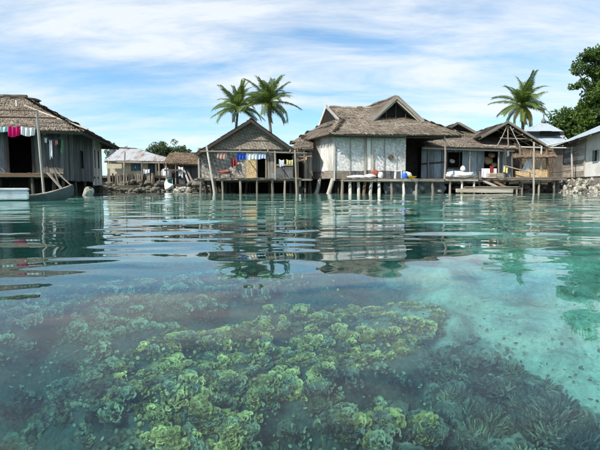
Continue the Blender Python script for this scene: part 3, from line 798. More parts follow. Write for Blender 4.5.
# ---------- house with the big woven gable
H2 = House('gable_house', 'grey woven-walled stilt house with tall woven gable and palms behind it', 'house', 199, 25.5, 0)
zd, zt = H2.z(178.5), H2.z(148)
uR = H2.u(293); uA = H2.u(246); uB = H2.u(257); uC = H2.u(266); uD = H2.u(275.5); dp = 5.0
slab(H2, 'floor', (0, .03, zd - .14), (uR, dp, zd), 'slab_dark')
wall_mesh(H2, 'woven_wall', (0, 0), (uA, 0), zd + .01, zt, 'woven_grey', .04)
wall_mesh(H2, 'over_door_wall', (uA, 0), (uD, 0), H2.z(157), zt, 'woven_grey', .04); wall_mesh(H2, 'over_porch_wall', (uD, 0), (uR, 0), H2.z(152.5), zt + .1, 'woven_grey', .04)
slab(H2, 'door_panel', (uA + .02, -.06, zd + .03), (uB - .02, -.02, H2.z(157)), 'woven_tan')
for x in (uA, uB, uC): plank('door_post', H2.t, (x, -.035, zd), (x, -.035, zt), .07, .05, 'pole_wood', face=(0, 1, 0))
boards(H2.t, (uC + .03, 0), (uD, 0), zd, H2.z(157), .17, 'grey_wood')
boards(H2.t, (uD, -.02), (uR, -.02), zd, H2.z(165), .6, 'slate_wood', name='half_wall_board'); plank('rail', H2.t, (uD, -.05, H2.z(165)), (uR, -.05, H2.z(165)), .08, .05, 'pale_wood', face=(0, 1, 0))
wall_mesh(H2, 'inner_wall', (.1, 2.4), (uR, 2.4), zd, zt, 'slab_dark'); wall_mesh(H2, 'side_wall', (0, dp), (0, 0), zd, zt, 'woven_grey'); wall_mesh(H2, 'side_wall', (uR, 1.0), (uR, dp), zd, zt, 'woven_grey'); wall_mesh(H2, 'underfloor_shade', (uR, dp - .1), (0, dp - .1), -.4, zd - .15, 'slab_dark'); wall_mesh(H2, 'back_wall', (uR, dp), (0, dp), zd, zt, 'woven_grey')  # dark skirt below the floor is added in place of shade under the house
plank('corner_post', H2.t, (.02, -.045, zd - .1), (.02, -.045, zt), .09, .06, 'pale_wood', face=(0, 1, 0))
vr = -.55
ap, eL, eR = H2.l(251, 119.5, vr), H2.l(196, 153.5, vr), H2.l(294.5, 150.5, vr)
bkv = V3(0, dp + .5 - vr, 0)
R1 = thatch('roof_left', H2.t, eL, eL + bkv, ap + bkv, ap, 'thatch_brown', .14); R2 = thatch('roof_right', H2.t, eR + bkv, eR, ap, ap + bkv, 'thatch_brown', .14)
ridge_cap('ridge_cap', R1, ap + V3(0, .35, .0), ap + bkv + V3(0, 0, .03), 'thatch_dark', .14)
barge(H2, eL + V3(0, -.02, -.08), ap + V3(0, -.02, -.06), eR + V3(0, -.02, -.08), .14, .05, 'dark_wood', 'rake_board', (R1, R2))
# gable filled with courses of plaited leaf, overhanging the wall a little
gl, gr, ga = H2.l(205, 149.5, -.32), H2.l(289, 149.5, -.32), H2.l(251, 124, -.12)
MB().poly([gl, gr, ga], (gr - gl).cross(ga - gl), .04).build('gable_panel', 'woven_gable', H2.t)
for q in (.0, .34, .62): pole('gable_batten', H2.t, gl.lerp(ga, q) + V3(0, -.03, .02), gr.lerp(ga, q) + V3(0, -.03, .02), .02, 'grey_wood')
for a, b in ((gl, ga), (gr, ga)): plank('gable_trim', H2.t, a + V3(0, -.06, 0), b + V3(0, -.1, 0), .06, .04, 'grey_wood', face=(0, 1, 0))
deck(H2, H2.u(196, -1.3), H2.u(301, -1.3), -1.35, -.02, zd - .02, .2)
stilts(H2, [(H2.u(p, -1.25), -1.25) for p in (201, 222, 240, 257, 272, 285)], zd - .1, .065)
stilts(H2, [(H2.u(p), v) for p in (204, 224, 246, 268, 290) for v in (.4, 2, 4)], zd - .1, .07, 'dark_wood')  # rear posts in darker wood, underfloor shade put into their colour
pole('porch_post', H2.t, H2.l(218, 200, -1.4) - V3(0, 0, 1.0), H2.l(206.5, 146, -1.4), .06, 'pale_pole')
pole('porch_post', H2.t, H2.l(297.5, 199, -1.4) - V3(0, 0, 1.0), H2.l(295, 150, -1.4), .06, 'pole_wood'); pole('porch_post', H2.t, H2.l(275.5, 179, -1.4), H2.l(275, 151, -1.4), .05, 'pole_wood')
pole('porch_beam', H2.t, H2.l(200, 151.5, -1.4), H2.l(307, 153.5, -1.4), .045, 'grey_wood')
for px in (212, 240, 268, 290): pole('porch_rafter', H2.t, H2.l(px, 152, -1.45), H2.l(px, 149, -.1), .03, 'pole_wood')
plank('wall_shelf', H2.t, H2.l(203.5, 161, -.3), H2.l(214, 158, -.3), .30, .04, 'dark_wood', face=(0, 0, 1))
def h2(px, py, v): return H2.o + H2.l(px, py, v)
for nm, lab, a, b, d, m_ in (('cloth', 'faded pink cloth on the porch line of the gable house', 217, 226.5, .30, 'pink'), ('cloth', 'blue cloth on the porch line above the tan door', 237, 246, .34, 'blue'),
        ('towel', 'white striped towel between the blue cloths', 246.5, 256.5, .36, 'white'), ('cloth', 'pale blue and white cloth right of the white towel', 257, 265.5, .32, 'paleblue'),
        ('rag', 'white rag hanging over the porch half wall', 279, 284, .36, 'white'), ('rag', 'yellowish rag hanging right of the white rag', 286, 293, .28, 'yellow')):
    cloth(nm, lab, h2(a, 152.5 if 'porch line' in lab or 'between' in lab or 'right of the white towel' in lab else 159, -1.36), h2(b, 152.8 if 'rag' != nm else 159.5, -1.36), d, 'cloth_' + m_, .05)
cloth('jacket', 'dark red jacket hanging on the woven wall', h2(231.5, 158, -.15), h2(237, 158, -.15), .48, 'cloth_red', .05, 2)
bn = thing('bench', 'low grey bench on the porch of the gable house', 'bench', h2(225, 178.5, -.45))
bz = h2(225, 178.5, -.45); w_ = .38
slabm = MB().box((-w_, -.16, .22), (w_, .16, .26)); slabm.build('seat', 'slab_grey', bn)
for x in (-.3, .3): MB().box((x - .03, -.14, 0), (x + .03, .14, .218)).build('leg', 'slab_grey', bn)
mb = MB(); lumpy(mb, bz + V3(0, 0, .34), (.34, .13, .08), 4, 14, 8, .5); tag(mb.build('folded_cloth', 'cloth_rust', loc=bz + V3(0, 0, .26), smooth=True), 'crumpled rust red cloth lying on the low bench', 'cloth')
def bucket(px, py, H, v, label, mat='plastic_white', r=.15, h=.28):
    c = H.o + Matrix.Rotation(H.th, 3, 'Z') @ H.l(px, py, v); t = thing('bucket', label, 'bucket', c)
    lathe(MB(), (0, 0, 0), [(r * .8, 0), (r, h), (r * 1.07, h), (r * 1.07, h - .03), (r * .96, h - .031), (r * .93, h - .02), (r * .75, .03)]).build('shell', mat, t, smooth=False)
    MB().tube([(r * math.cos(a), -.01, h - .02 - .14 * abs(math.sin(a))) for a in [math.pi * i / 8 for i in range(9)]], .008, 5).build('handle', 'iron', t)
bucket(273, 178.4, H2, -.7, 'white bucket on the porch beside the half wall')

# ---------- lean-to shed between the two houses
HE = House('lean_to_shed', 'small dark thatched lean-to shed squeezed between the gable house and the white-walled house', 'shed', 291, 26.6, 0)
zd = HE.z(179)
thatch('roof', HE.t, HE.l(289, 150, -.3), HE.l(313, 149, -.3), HE.l(313, 139, 2.0), HE.l(300, 140, 2.0), 'thatch', .08)
wall_mesh(HE, 'back_wall', (HE.u(288), 2.0), (HE.u(316), 2.0), zd, HE.z(147), 'slab_dark')
slab(HE, 'floor', (HE.u(291), -.9, zd - .1), (HE.u(312), 2.0, zd), 'slab_grey')
boards(HE.t, (HE.u(304), .3), (HE.u(312), .3), zd, HE.z(152), .18, 'pale_wood')
for px in (298.5, 305): pole('post', HE.t, HE.l(px, 196, -.8) - V3(0, 0, 1.1), HE.l(px - 1, 149, -.3), .05)
stilts(HE, [(HE.u(p), v) for p in (295, 310) for v in (.4, 1.8)], zd - .05)
pole('rail', HE.t, HE.l(292, 157, -.35), HE.l(312, 156, -.35), .03)
cloth('cloth', 'orange yellow cloth sagging in front of the lean-to shed', HE.o + HE.l(296.5, 158, -.4), HE.o + HE.l(306.5, 156.5, -.4), .20, 'cloth_peach', .06, 2, sag=.12)

# ---------- main white-walled house with two gablets
HM = House('white_walled_house', 'large thatched stilt house with white woven walls and two dark gablets', 'house', 334, 25.5, 4)
zd, zt = HM.z(178.5), HM.z(133)
W = V3(-math.sin(R(18)), math.cos(R(18)), 0)                      # its side walls run back askew
uR = HM.u(405.5); LB = W * 5.2
wall_mesh(HM, 'front_wall', (0, 0), (uR, 0), HM.z(171), zt + .1, 'woven_white', .05)
boards(HM.t, (0, -.01), (HM.u(351), -.01), zd, HM.z(171), .9, 'grey_wood', name='skirt_board'); boards(HM.t, (HM.u(351), -.01), (uR, -.01), zd, HM.z(171), .3, 'slate_wood', name='skirt_board')
wall_mesh(HM, 'left_wall', (LB.x, LB.y), (0, 0), zd - .02, zt - .05, 'limewash', .05)
# lime washed boards on the sunny side
n = 9
for k in range(n):
    a = LB * ((k + .5) / n); nl = V3(-W.y, W.x, 0)
    plank('side_board', HM.t, a + nl * .035 + V3(0, 0, HM.z(170.5)), a + nl * .035 + V3(0, 0, zt - .12), 5.2 / n * .98, .025, 'white_board', face=nl)
for k in range(4): 
    a, b = LB * (k / 4 + .005), LB * ((k + 1) / 4 - .005); nl = V3(-W.y, W.x, 0) * .04
    plank('side_skirt_board', HM.t, a + nl + V3(0, 0, HM.z(174.5)), b + nl + V3(0, 0, HM.z(174.5)), .40, .025, 'pale_wood' if k % 2 else 'grey_wood', face=nl)
plank('corner_post', HM.t, (0, -.04, zd - .1), (0, -.04, zt), .10, .08, 'white_board', face=(0, 1, 0))
for px in (350, 384, 396): plank('seam_batten', HM.t, (HM.u(px), -.03, HM.z(171)), (HM.u(px) + .02, -.03, zt), .045, .03, 'white_board', face=(0, 1, 0))
for px, m_ in ((365, 'pale_wood'), (372, 'pale_wood')): plank('wall_post', HM.t, (HM.u(px), -.05, zd), (HM.u(px), -.05, zt), .13, .06, m_, face=(0, 1, 0))
slab(HM, 'post_board', (HM.u(366.5), -.035, HM.z(170)), (HM.u(370.5), -.008, HM.z(137)), 'limewash')
for px in (391,): MB().tube([HM.l(px, 157.5, -.02), HM.l(px, 157.5, -.09)], .13, 12).build('round_vent', 'brown_wood', HM.t)
pole('eave_rail', HM.t, HM.l(342, 136, -.45), HM.l(362, 136.5, -.45), .03)  # short pole just under the front eave
slab(HM, 'floor', (0, .04, zd - .14), (HM.u(446), 3.6, zd), 'slab_dark')
q = uR; wall_mesh(HM, 'side_wall', (q, .02), (q + W.x * 3, 3.0), zd, zt, 'slab_dark'); wall_mesh(HM, 'back_wall', (HM.u(450), 3.2), (LB.x * .6 - .6, 3.2), -.5, zt + .2, 'slab_dark')  # dark back wall continued under the floor, added to darken the space below
vr = -.55
E0, E1 = HM.l(331, 133.5, vr), HM.l(464, 135, vr); E1.z = E0.z = (E0.z + E1.z) / 2
EB = W * 6.0; Gf, Gb, Ga = HM.l(341, 120, .97), HM.l(322.5, 124.5, 3.63), HM.l(329.5, 108, 2.3)
Gf.z = Gb.z = (Gf.z + Gb.z) / 2
Tr = HM.l(421, 118.5, .97); Tr.z = Gf.z
thatch('roof_front', HM.t, E0, E1, Tr, Gf, 'thatch'); thatch('roof_left', HM.t, E0 + EB, E0, Gf, Gb, 'thatch')
TrB = Tr + W * 2.8; thatch('roof_right', HM.t, E1, E1 + EB, TrB, Tr, 'thatch', row=.3, sw=.1); thatch('roof_back', HM.t, E1 + EB, E0 + EB, Gb, TrB, 'thatch', row=.4, sw=.15)
rr = HM.l(405, 109.5, 2.3); rr.z = Ga.z
thatch('roof_upper', HM.t, Gf, Tr, rr, Ga, 'thatch'); thatch('roof_upper_back', HM.t, TrB, Gb, Ga, rr, 'thatch', row=.4, sw=.15)
ridge_cap('ridge_cap', HM.t, Ga, rr, 'thatch', .12)
# left gablet
out = V3(-W.y, W.x, 0) * .22
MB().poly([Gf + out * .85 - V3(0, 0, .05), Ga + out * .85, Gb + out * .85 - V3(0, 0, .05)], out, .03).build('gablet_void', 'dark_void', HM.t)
for a in (Gf, Gb): plank('bargeboard', HM.t, a + out + (a - Ga) * .12, Ga + out + V3(0, 0, .10), .17, .05, 'white_board', face=out)
for s in (.35, .65): pole('gablet_stick', HM.t, Gf.lerp(Gb, s) + out * .6, Gf.lerp(Gb, s) + out * .6 + V3(0, 0, .5), .02, 'brown_wood')
thatch('gablet_eave', HM.t, Gb.lerp(Gf, .0) + out * 2.2 - V3(0, 0, .28), Gf + out * 2.2 - V3(0, 0, .28), Gf + out * .3 + V3(0, 0, .05), Gb + out * .3 + V3(0, 0, .05), 'thatch', .05)
# big front gablet with its own ridge running back
ga, gl, gr = HM.l(396.5, 97.5, .75), HM.l(372, 120.5, .75), HM.l(421.5, 119.5, .75); gl.z = gr.z = (gl.z + gr.z) / 2
bkv = W * 4.0
R1 = thatch('gablet_roof', HM.t, gl + bkv, gl, ga, ga + bkv - V3(0, 0, .15), 'thatch', .08); R2 = thatch('gablet_roof', HM.t, gr, gr + bkv, ga + bkv - V3(0, 0, .15), ga, 'thatch', .08)
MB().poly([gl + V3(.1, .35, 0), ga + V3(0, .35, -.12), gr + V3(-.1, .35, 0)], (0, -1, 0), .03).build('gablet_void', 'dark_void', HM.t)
barge(HM, gl + (gl - ga) * .06 + V3(0, -.06, 0), ga + V3(0, -.06, .04), gr + (gr - ga) * .06 + V3(0, -.06, 0), .20, .05, 'grey_wood', 'bargeboard', (R1, R2))
barge(HM, gl + V3(.12, -.01, -.06), ga + V3(0, -.01, -.16), gr + V3(-.12, -.01, -.06), .10, .04, 'pale_wood', 'inner_bargeboard', (R1, R2))
for s in (.3, .5, .7): pole('gablet_stick', HM.t, gl.lerp(gr, s) + V3(0, .2, 0), gl.lerp(gr, s) + V3(0, .2, (.5 - abs(s - .5)) * 2 * (ga.z - gl.z) * .85), .025, 'brown_wood')
ridge_cap('gablet_ridge', R1, ga + V3(0, .1, .05), ga + bkv + V3(0, 0, -.1), 'thatch_dark', .11)
pole('eave_pole', HM.t, E0 + V3(.1, .08, -.12), E1 + V3(-.1, .08, -.12), .045, 'dark_wood')
pole('veranda_post', HM.t, HM.l(444.5, 179, -.45), HM.l(444.5, 135.5, -.45), .055, 'grey_wood')
nl = V3(-W.y, W.x, 0)
for f in (.02, .36, .72):                                                        # pale splayed stilts under the side wall
    a = LB * f; w = HM.o + Matrix.Rotation(HM.th, 3, 'Z') @ (a + V3(-.55, -.35, 0))
    pole('splayed_stilt', HM.t, (a.x - .62, a.y - .5, gz(w.x, w.y) - .2), (a.x - .02, a.y - .03, zd - .02), .135, 'pale_pole')
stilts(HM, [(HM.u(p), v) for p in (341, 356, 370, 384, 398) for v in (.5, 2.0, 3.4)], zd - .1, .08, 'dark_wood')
for px, m_ in ((348.5, 'pale_pole'), (357, 'pale_pole'), (364, 'brown_wood'), (370.5, 'pale_pole'), (377.5, 'pale_pole'), (341.5, 'pole_wood')):
    b = HM.l(px - 1, 196, -1.0); pole('front_stilt', HM.t, (b.x, b.y, -1.6), HM.l(px + 1.2, 179.5, -.9), .095, m_)

# ---------- the long deck in front of it
HD = House('jetty_deck', 'long weathered plank deck on stilts in front of the white-walled house', 'deck', 345, 24.4, 4)
zd = HD.z(179.2); u1 = HD.u(477)
deck(HD, 0, u1, 0, 1.15, zd, .19, 'grey_wood'); 
for k in range(4): plank('edge_plank', HD.t, (-.1 + (u1 + .2) * k / 4, -.05 - .01 * (k % 2), zd - .06 + random.uniform(-.03, .02)), (-.1 + (u1 + .2) * (k + .97) / 4, -.05 - .01 * (k % 2), zd - .06 + random.uniform(-.03, .02)), random.uniform(.07, .12), .05, 'pale_wood' if k % 2 else 'grey_wood', face=(0, 1, 0))
for px, m_ in ((391, 'pole_wood'), (403, 'pale_pole'), (416.5, 'pale_pole'), (432, 'pole_wood'), (450, 'pole_wood'), (462, 'pale_pole'), (474, 'pale_pole')):
    b = HD.l(px, 196, .05); pole('stilt', HD.t, (b.x, b.y, -1.7), HD.l(px, 179.8, .05), .075, m_)
stilts(HD, [(u, 1.0) for u in (.4, 2.2, 4.0, 5.5, 6.8)], zd - .1, .06, 'dark_wood')
deck(HD, HD.u(428, 1.3), HD.u(480, 1.3) + .1, 1.2, 3.6, zd - .01, .2, 'grey_wood')
HDm = Matrix.Rotation(HD.th, 3, 'Z')
def hd(px, py, v): return HD.o + HDm @ HD.l(px, py, v)
# tarpaulin hung below the deck
mb = MB(); vs = []; nx, ny = 60, 12
a, b = HD.l(384, 181.2, .35), HD.l(445, 181.2, .35)
for j in range(ny + 1):
    for i in range(nx + 1):
        p = a.lerp(b, i / nx); x = i / nx * 11; vs.append(HD.o + HDm @ V3(p.x, p.y + .20 * math.sin(x * 1.3 + j * .55) * (.3 + j / ny) + .10 * math.sin(x * 3.1 - j * .9), p.z - (j / ny) * (.95 - .14 * math.sin(x * .75 + .6))))
mb.add(vs, [(j*(nx+1)+i, j*(nx+1)+i+1, (j+1)*(nx+1)+i+1, (j+1)*(nx+1)+i) for j in range(ny) for i in range(nx)])
tag(mb.build('tarpaulin', 'tarp', loc=vs[0], smooth=True, fix=False), 'crumpled dark grey tarpaulin hung below the long deck', 'tarpaulin')
def lump(name, px0, px1, py, h, v, mat, label, cat, seed=1, dep=.25, amp=.3):
    a, b = hd(px0, py, v), hd(px1, py, v); c = (a + b) / 2; mb = MB(); hw = (b - a).length / 2
    lumpy(mb, c + V3(0, 0, h * .45), (hw, dep, h * .55), seed, 18, 9, amp, flat=h * .45); return tag(mb.build(name, mat, loc=c, smooth=True), label, cat)
lump('sack', 348, 366, 178.6, .19, .55, 'sack', 'long white rice sack lying on the deck by the corner of the white house', 'sack', 3)
lump('sack', 364, 376, 178.6, .25, .8, 'sack', 'plump white sack leaning behind the long one', 'sack', 5)
lump('cloth_heap', 371, 379, 177.5, .42, 1.0, 'cloth_rust', 'heap of faded red cloth on the sacks by the white wall', 'cloth', 7)
lump('sack', 378, 383.5, 178.6, .38, .6, 'sack', 'upright white sack at the right of the red cloth heap', 'sack', 9, .16)
ch = thing('stool', 'small white frame stool on the deck left of the blue container', 'stool', hd(398, 178.8, .6))
MB().box((-.18, -.16, .40), (.18, .16, .44)).build('seat', 'plastic_white', ch)
for sx in (-.15, .15):
    for sy in (-.13, .13): MB().beam((sx * 1.15, sy, 0), (sx, sy, .398), .045, .045).build('leg', 'plastic_white', ch)
lump('sack', 403, 412, 178.8, .40, .75, 'sack', 'white sack bulging behind the blue container', 'sack', 12, .2)
ct = hd(404.5, 178.8, .4); jt = thing('container', 'blue plastic container on the deck beside the dark opening', 'container', ct)
lathe(MB(), (0, 0, 0), [(.13, 0), (.15, .04), (.15, .26), (.12, .31), (.06, .33)], 14).build('body', 'plastic_blue', jt, smooth=True); lathe(MB(), (0, 0, .33), [(.085, 0), (.085, .05), (.02, .06)], 12).build('cap', 'plastic_white', jt)
mb = MB(); lathe(mb, (0, 0, 0), [(.16, 0), (.26, .14), (.28, .14), (.27, .12), (.15, .02)], 16); o = mb.build('basin', 'plastic_yellow'); o.location = hd(411.5, 178.8, .45); tag(o, 'shallow yellow basin on the deck right of the blue container', 'basin')
lump('sheet', 446, 471, 178.3, .40, 1.3, 'sack', 'white tarpaulin sheet spread in a low heap on the deck below the dark window', 'sheet', 15, .45, .9)
mb = MB(); lathe(mb, (0, 0, 0), [(.05, 0), (.13, .05), (.15, .14), (.10, .24), (.06, .27), (.08, .31)], 14); o = mb.build('pot', 'plastic_white', smooth=True); o.location = hd(462.5, 178.3, 1.3) + V3(0, 0, .40); tag(o, 'small white pot standing on the white sheet', 'pot')

# ---------- blue-grey boarded house
HG = House('blue_boarded_house', 'thatched house of blue-grey boards with a dark window behind the deck', 'house', 427, 28.5, 4)
zd, zt = HG.z(178), HG.z(147); uW0, uW1 = HG.u(447), HG.u(459); uO0, uO1 = HG.u(484), HG.u(497); uR = HG.u(512)
slab(HG, 'floor', (-.5, -.6, zd - .12), (uR, 4.5, zd), 'slab_grey')
boards(HG.t, (-.4, 0), (uO0, 0), zd, zt, .42, 'blue_wood', holes=[(uW0 + .4, uW1 + .4, HG.z(168), HG.z(152))])
boards(HG.t, (uO1, 0), (uR, 0), zd, zt, .3, 'blue_wood'); plank('sill', HG.t, (uW0 - .1, -.04, HG.z(168)), (uW1 + .1, -.04, HG.z(168)), .07, .06, 'dark_wood', face=(0, 1, 0))
for x in (uW0, uW1): plank('window_frame', HG.t, (x, -.035, HG.z(168)), (x, -.035, HG.z(152)), .06, .04, 'dark_wood', face=(0, 1, 0))
plank('wall_rail', HG.t, (-.4, -.045, HG.z(164)), (HG.u(444), -.045, HG.z(162)), .09, .04, 'dark_wood', face=(0, 1, 0))
wall_mesh(HG, 'back_wall', (uR, 4.2), (-.4, 4.2), zd, zt, 'slab_dark'); wall_mesh(HG, 'side_wall', (uR, 0), (uR, 4.2), zd, zt, 'slab_dark'); wall_mesh(HG, 'side_wall', (-.4, 4.2), (-.4, 0), zd, zt, 'slab_dark'); wall_mesh(HG, 'inner_wall', (-.3, 1.6), (uR - .1, 1.6), zd, zt, 'slab_dark')
a, b, c, d = HG.l(424, 146, -.7), HG.l(518, 149, -.7), HG.l(492, 134, 2.2), HG.l(431, 132.5, 2.2)
thatch('roof_front', HG.t, a, b, c, d, 'thatch'); thatch('roof_side', HG.t, b, V3(b.x, 5.1, b.z), c + V3(0, .1, 0), c, 'thatch', row=.3, sw=.1); thatch('roof_back', HG.t, V3(b.x, 5.1, b.z), V3(a.x, 5.1, a.z), d, c, 'thatch', row=.4, sw=.2)
ridge_cap('ridge_cap', HG.t, d, c, 'thatch', .12)
plank('fascia', HG.t, a + V3(0, .1, -.10), b + V3(-.2, .1, -.10), .13, .04, 'white_board', face=(0, 1, 0))
for px in (428, 470, 499, 512): pole('porch_post', HG.t, HG.l(px, 179, -.55), HG.l(px, 148, -.55), .05, 'grey_wood')
ga, gl, gr = HG.l(458, 123.5, 2.0), HG.l(438, 133, 2.0), HG.l(479, 134.5, 2.0); gl.z = gr.z = min(gl.z, gr.z)
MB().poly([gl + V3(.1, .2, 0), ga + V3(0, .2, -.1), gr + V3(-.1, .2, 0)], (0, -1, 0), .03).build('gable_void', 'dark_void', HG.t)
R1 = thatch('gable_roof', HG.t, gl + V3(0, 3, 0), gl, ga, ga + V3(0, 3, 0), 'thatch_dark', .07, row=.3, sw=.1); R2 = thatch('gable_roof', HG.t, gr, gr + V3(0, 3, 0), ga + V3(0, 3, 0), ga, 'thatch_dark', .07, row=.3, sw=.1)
barge(HG, gl + V3(0, -.05, 0), ga + V3(0, -.05, .04), gr + V3(0, -.05, 0), .15, .05, 'grey_wood', 'bargeboard', (R1, R2))
stilts(HG, [(u, v) for u in (0, 1.6, 3.2, 4.8) for v in (-.4, 1.8, 4)], zd - .1, .07, 'dark_wood')
HGm = Matrix.Rotation(HG.th, 3, 'Z')
def hg(px, py, v): return HG.o + HGm @ HG.l(px, py, v)
for px, py, s, lab in ((452, 161.5, .17, 'round pale basket hanging in the dark window'), (487.5, 161, .30, 'large brown basket hung in the open bay of the blue-grey house'), (491.5, 155.5, .22, 'smaller brown basket above the large one'), (494, 165, .2, 'dark brown basket at the right of the open bay')):
    c = hg(px, py, .35); mb = MB(); lathe(mb, (0, 0, 0), [(s * .5, -s * .6), (s, -s * .1), (s * .95, s * .5), (s * .85, s * .5), (s * .5, -s * .4)], 12)
    o = mb.build('basket', 'woven_tan' if 'pale' not in lab else 'sack', smooth=True); o.location = c; o.rotation_euler = (.5, .2, 0); tag(o, lab, 'basket')
tb = thing('table', 'small table draped with a white cloth in front of the open bay', 'table', hg(487, 178, -1.0))
MB().box((-.42, -.25, .50), (.42, .25, .54)).build('top', 'slab_grey', tb)
for sx in (-.36, .36):
    for sy in (-.2, .2): MB().box((sx - .025, sy - .025, 0), (sx + .025, sy + .025, .498)).build('leg', 'slab_grey', tb)
c = hg(487, 178, -1.0); o = cloth('table_cloth', 'white cloth hanging over the small table', c + V3(-.44, -.27, .55), c + V3(.44, -.27, .55), .5, 'cloth_white', .03, 4, sag=0)
cloth('cloth', 'bright red cloth hanging from the table top', c + V3(.02, -.33, .72), c + V3(.22, -.33, .72), .42, 'cloth_red', .03, 2)
for i, px in enumerate((492, 498.5)):
    ct = hg(px, 178.3, -1.5); t = thing('crate', ('left' if i == 0 else 'right') + ' one of two yellowish slatted crates beside the white table cloth', 'crate', ct)
    for z in (.05, .15, .25):
        for y in (-.16, .16): plank('slat', t, (-.19, y, z), (.19, y, z), .075, .02, 'brown_wood' if random.random() < .2 else 'pale_wood', face=(0, 1, 0))
        for x in (-.19, .19): plank('slat', t, (x, -.16, z), (x, .16, z), .075, .02, 'pale_wood', face=(1, 0, 0))
    MB().box((-.18, -.15, .005), (.18, .15, .28)).build('load', 'plastic_yellow', t)
cloth('cloth', 'pale yellow cloth on a rail right of the crates', hg(503, 165, -1.2), hg(508, 166, -1.2), .42, 'cloth_yellow', .04, 2)

# ---------- low landing of rough planks
HP = House('landing_stage', 'low rough plank landing stage just above the water at the foot of the blue-grey house', 'landing', 468, 24.8, 6)
zl = HP.z(187.2); deck(HP, HP.u(466), HP.u(521), 0, 1.5, zl, .24, 'grey_wood', along='u')
plank('edge_log', HP.t, HP.l(456, 190.5, -.1), HP.l(512, 191, -.1), .20, .14, 'pale_wood', face=(0, 1, 0)); plank('ramp_plank', HP.t, HP.l(504, 190, .2), HP.l(484, 181, 1.6), .3, .04, 'grey_wood', face=(0, 0, 1)); plank('ramp_plank', HP.t, HP.l(512, 190, .5), HP.l(494, 181, 1.8), .26, .04, 'brown_wood', face=(0, 0, 1))
stilts(HP, [(HP.u(p), v) for p in (470, 484, 500, 518) for v in (.1, 1.4)], zl, .06)
deck(HP, HP.u(476, 2.0), HP.u(525, 2.0), 1.7, 3.6, HP.z(180, 2.0), .22, 'grey_wood')
stilts(HP, [(HP.u(p, 2), v) for p in (478, 500, 522) for v in (1.9, 3.4)], HP.z(180, 2.0) - .05, .06)

# ---------- open-fronted house of bare rafters
HF = House('open_frame_house', 'half-built open house of bare poles and rafters at the right', 'house', 497, 28.6, 0)
zd = HF.z(178.5)
ap, eL, eR = HF.l(508, 122.5, -.3), HF.l(481, 137, -.3), HF.l(549, 147.5, -.3); bkv = V3(0, 5.0, 0)
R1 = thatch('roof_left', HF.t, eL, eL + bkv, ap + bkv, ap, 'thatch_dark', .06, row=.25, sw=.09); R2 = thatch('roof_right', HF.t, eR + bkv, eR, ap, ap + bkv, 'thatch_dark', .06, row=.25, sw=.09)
barge(HF, eL + V3(0, -.04, 0), ap + V3(0, -.04, .03), eR + V3(0, -.04, 0), .13, .05, 'grey_wood', 'rake_board', (R1, R2))
for k in range(6):
    v = .05 + k * .8; off = V3(0, v + .3, -.12)
    pole('rafter', R1, eL + off, ap + off, .035, 'pole_wood'); pole('rafter', R2, eR + off, ap + off, .035, 'pale_pole')
for s in (.2, .42, .64, .86): pole('purlin', R2, eR.lerp(ap, s) + V3(0, 0, -.17), eR.lerp(ap, s) + bkv + V3(0, 0, -.17), .03, 'pale_pole')
wall_mesh(HF, 'back_wall', (HF.u(553, 4.5), 4.5), (HF.u(484, 4.5), 4.5), zd, eR.z, 'woven_brown')
pole('tie_beam', HF.t, HF.l(482, 145.5, -.2), HF.l(576, 148, -.2), .05, 'pale_pole'); pole('tie_beam', HF.t, HF.l(500, 138, -.15), HF.l(534, 139, -.15), .04, 'pole_wood')
pole('king_post', HF.t, HF.l(508.5, 146, -.2), HF.l(508, 125, -.2), .04, 'pole_wood'); pole('brace', HF.t, HF.l(520, 146, -.25), HF.l(510, 126, -.25), .03, 'pale_pole'); pole('brace', HF.t, HF.l(497, 146, -.25), HF.l(507, 126, -.25), .03, 'pole_wood')
for px, y0, y1, dx, m_, r in ((519.5, 180, 147, 0, 'pole_wood', .07), (534.5, 197, 142, .5, 'pale_pole', .06), (541, 180, 146, -.6, 'pale_pole', .055), (549, 180, 149, 2, 'brown_wood', .08), (572.5, 180, 147, .3, 'pale_wood', .06), (505, 180, 147, 0, 'dark_wood', .06)):
    b = HF.l(px, y0, -.6 if y0 < 190 else -2.6); 
    if y0 > 190: b = b - V3(0, 0, .8)
    pole('post', HF.t, b, HF.l(px - dx, y1, -.6 if y0 < 190 else -2.4), r, m_)
thatch('porch_roof', HF.t, HF.l(513, 158, -.9), HF.l(556, 157, -.9), HF.l(552, 147.5, .6), HF.l(511, 148, .6), 'thatch_brown', .05)
for px in (515, 530, 545): pole('porch_pole', HF.t, HF.l(px, 157.5, -1.0), HF.l(px + 2, 147, .5), .03, 'pole_wood')
pole('long_pole', HF.t, HF.l(546, 146, -.8), HF.l(590, 136, -.8), .035, 'pale_pole')
pole('rail', HF.t, HF.l(505, 166, -1.0), HF.l(536, 174, -1.0), .035, 'pale_pole'); pole('rail', HF.t, HF.l(505, 178, -1.0), HF.l(575, 177.5, -1.0), .04, 'pole_wood'); pole('rail', HF.t, HF.l(549, 172, -.6), HF.l(574, 170, -.6), .035, 'brown_wood')
slab(HF, 'floor', (HF.u(500), -1.2, zd - .12), (HF.u(556), 4.5, zd - .01), 'slab_grey')
boards(HF.t, (HF.u(512, .3), .3), (HF.u(547, .3), .3), zd, HF.z(169, .3), .35, 'brown_wood', name='low_board')
stilts(HF, [(HF.u(p, v), v) for p in (503, 520, 540, 555) for v in (-1.0, .8)], zd - .1, .07)
def hf(px, py, v): return HF.o + HF.l(px, py, v)
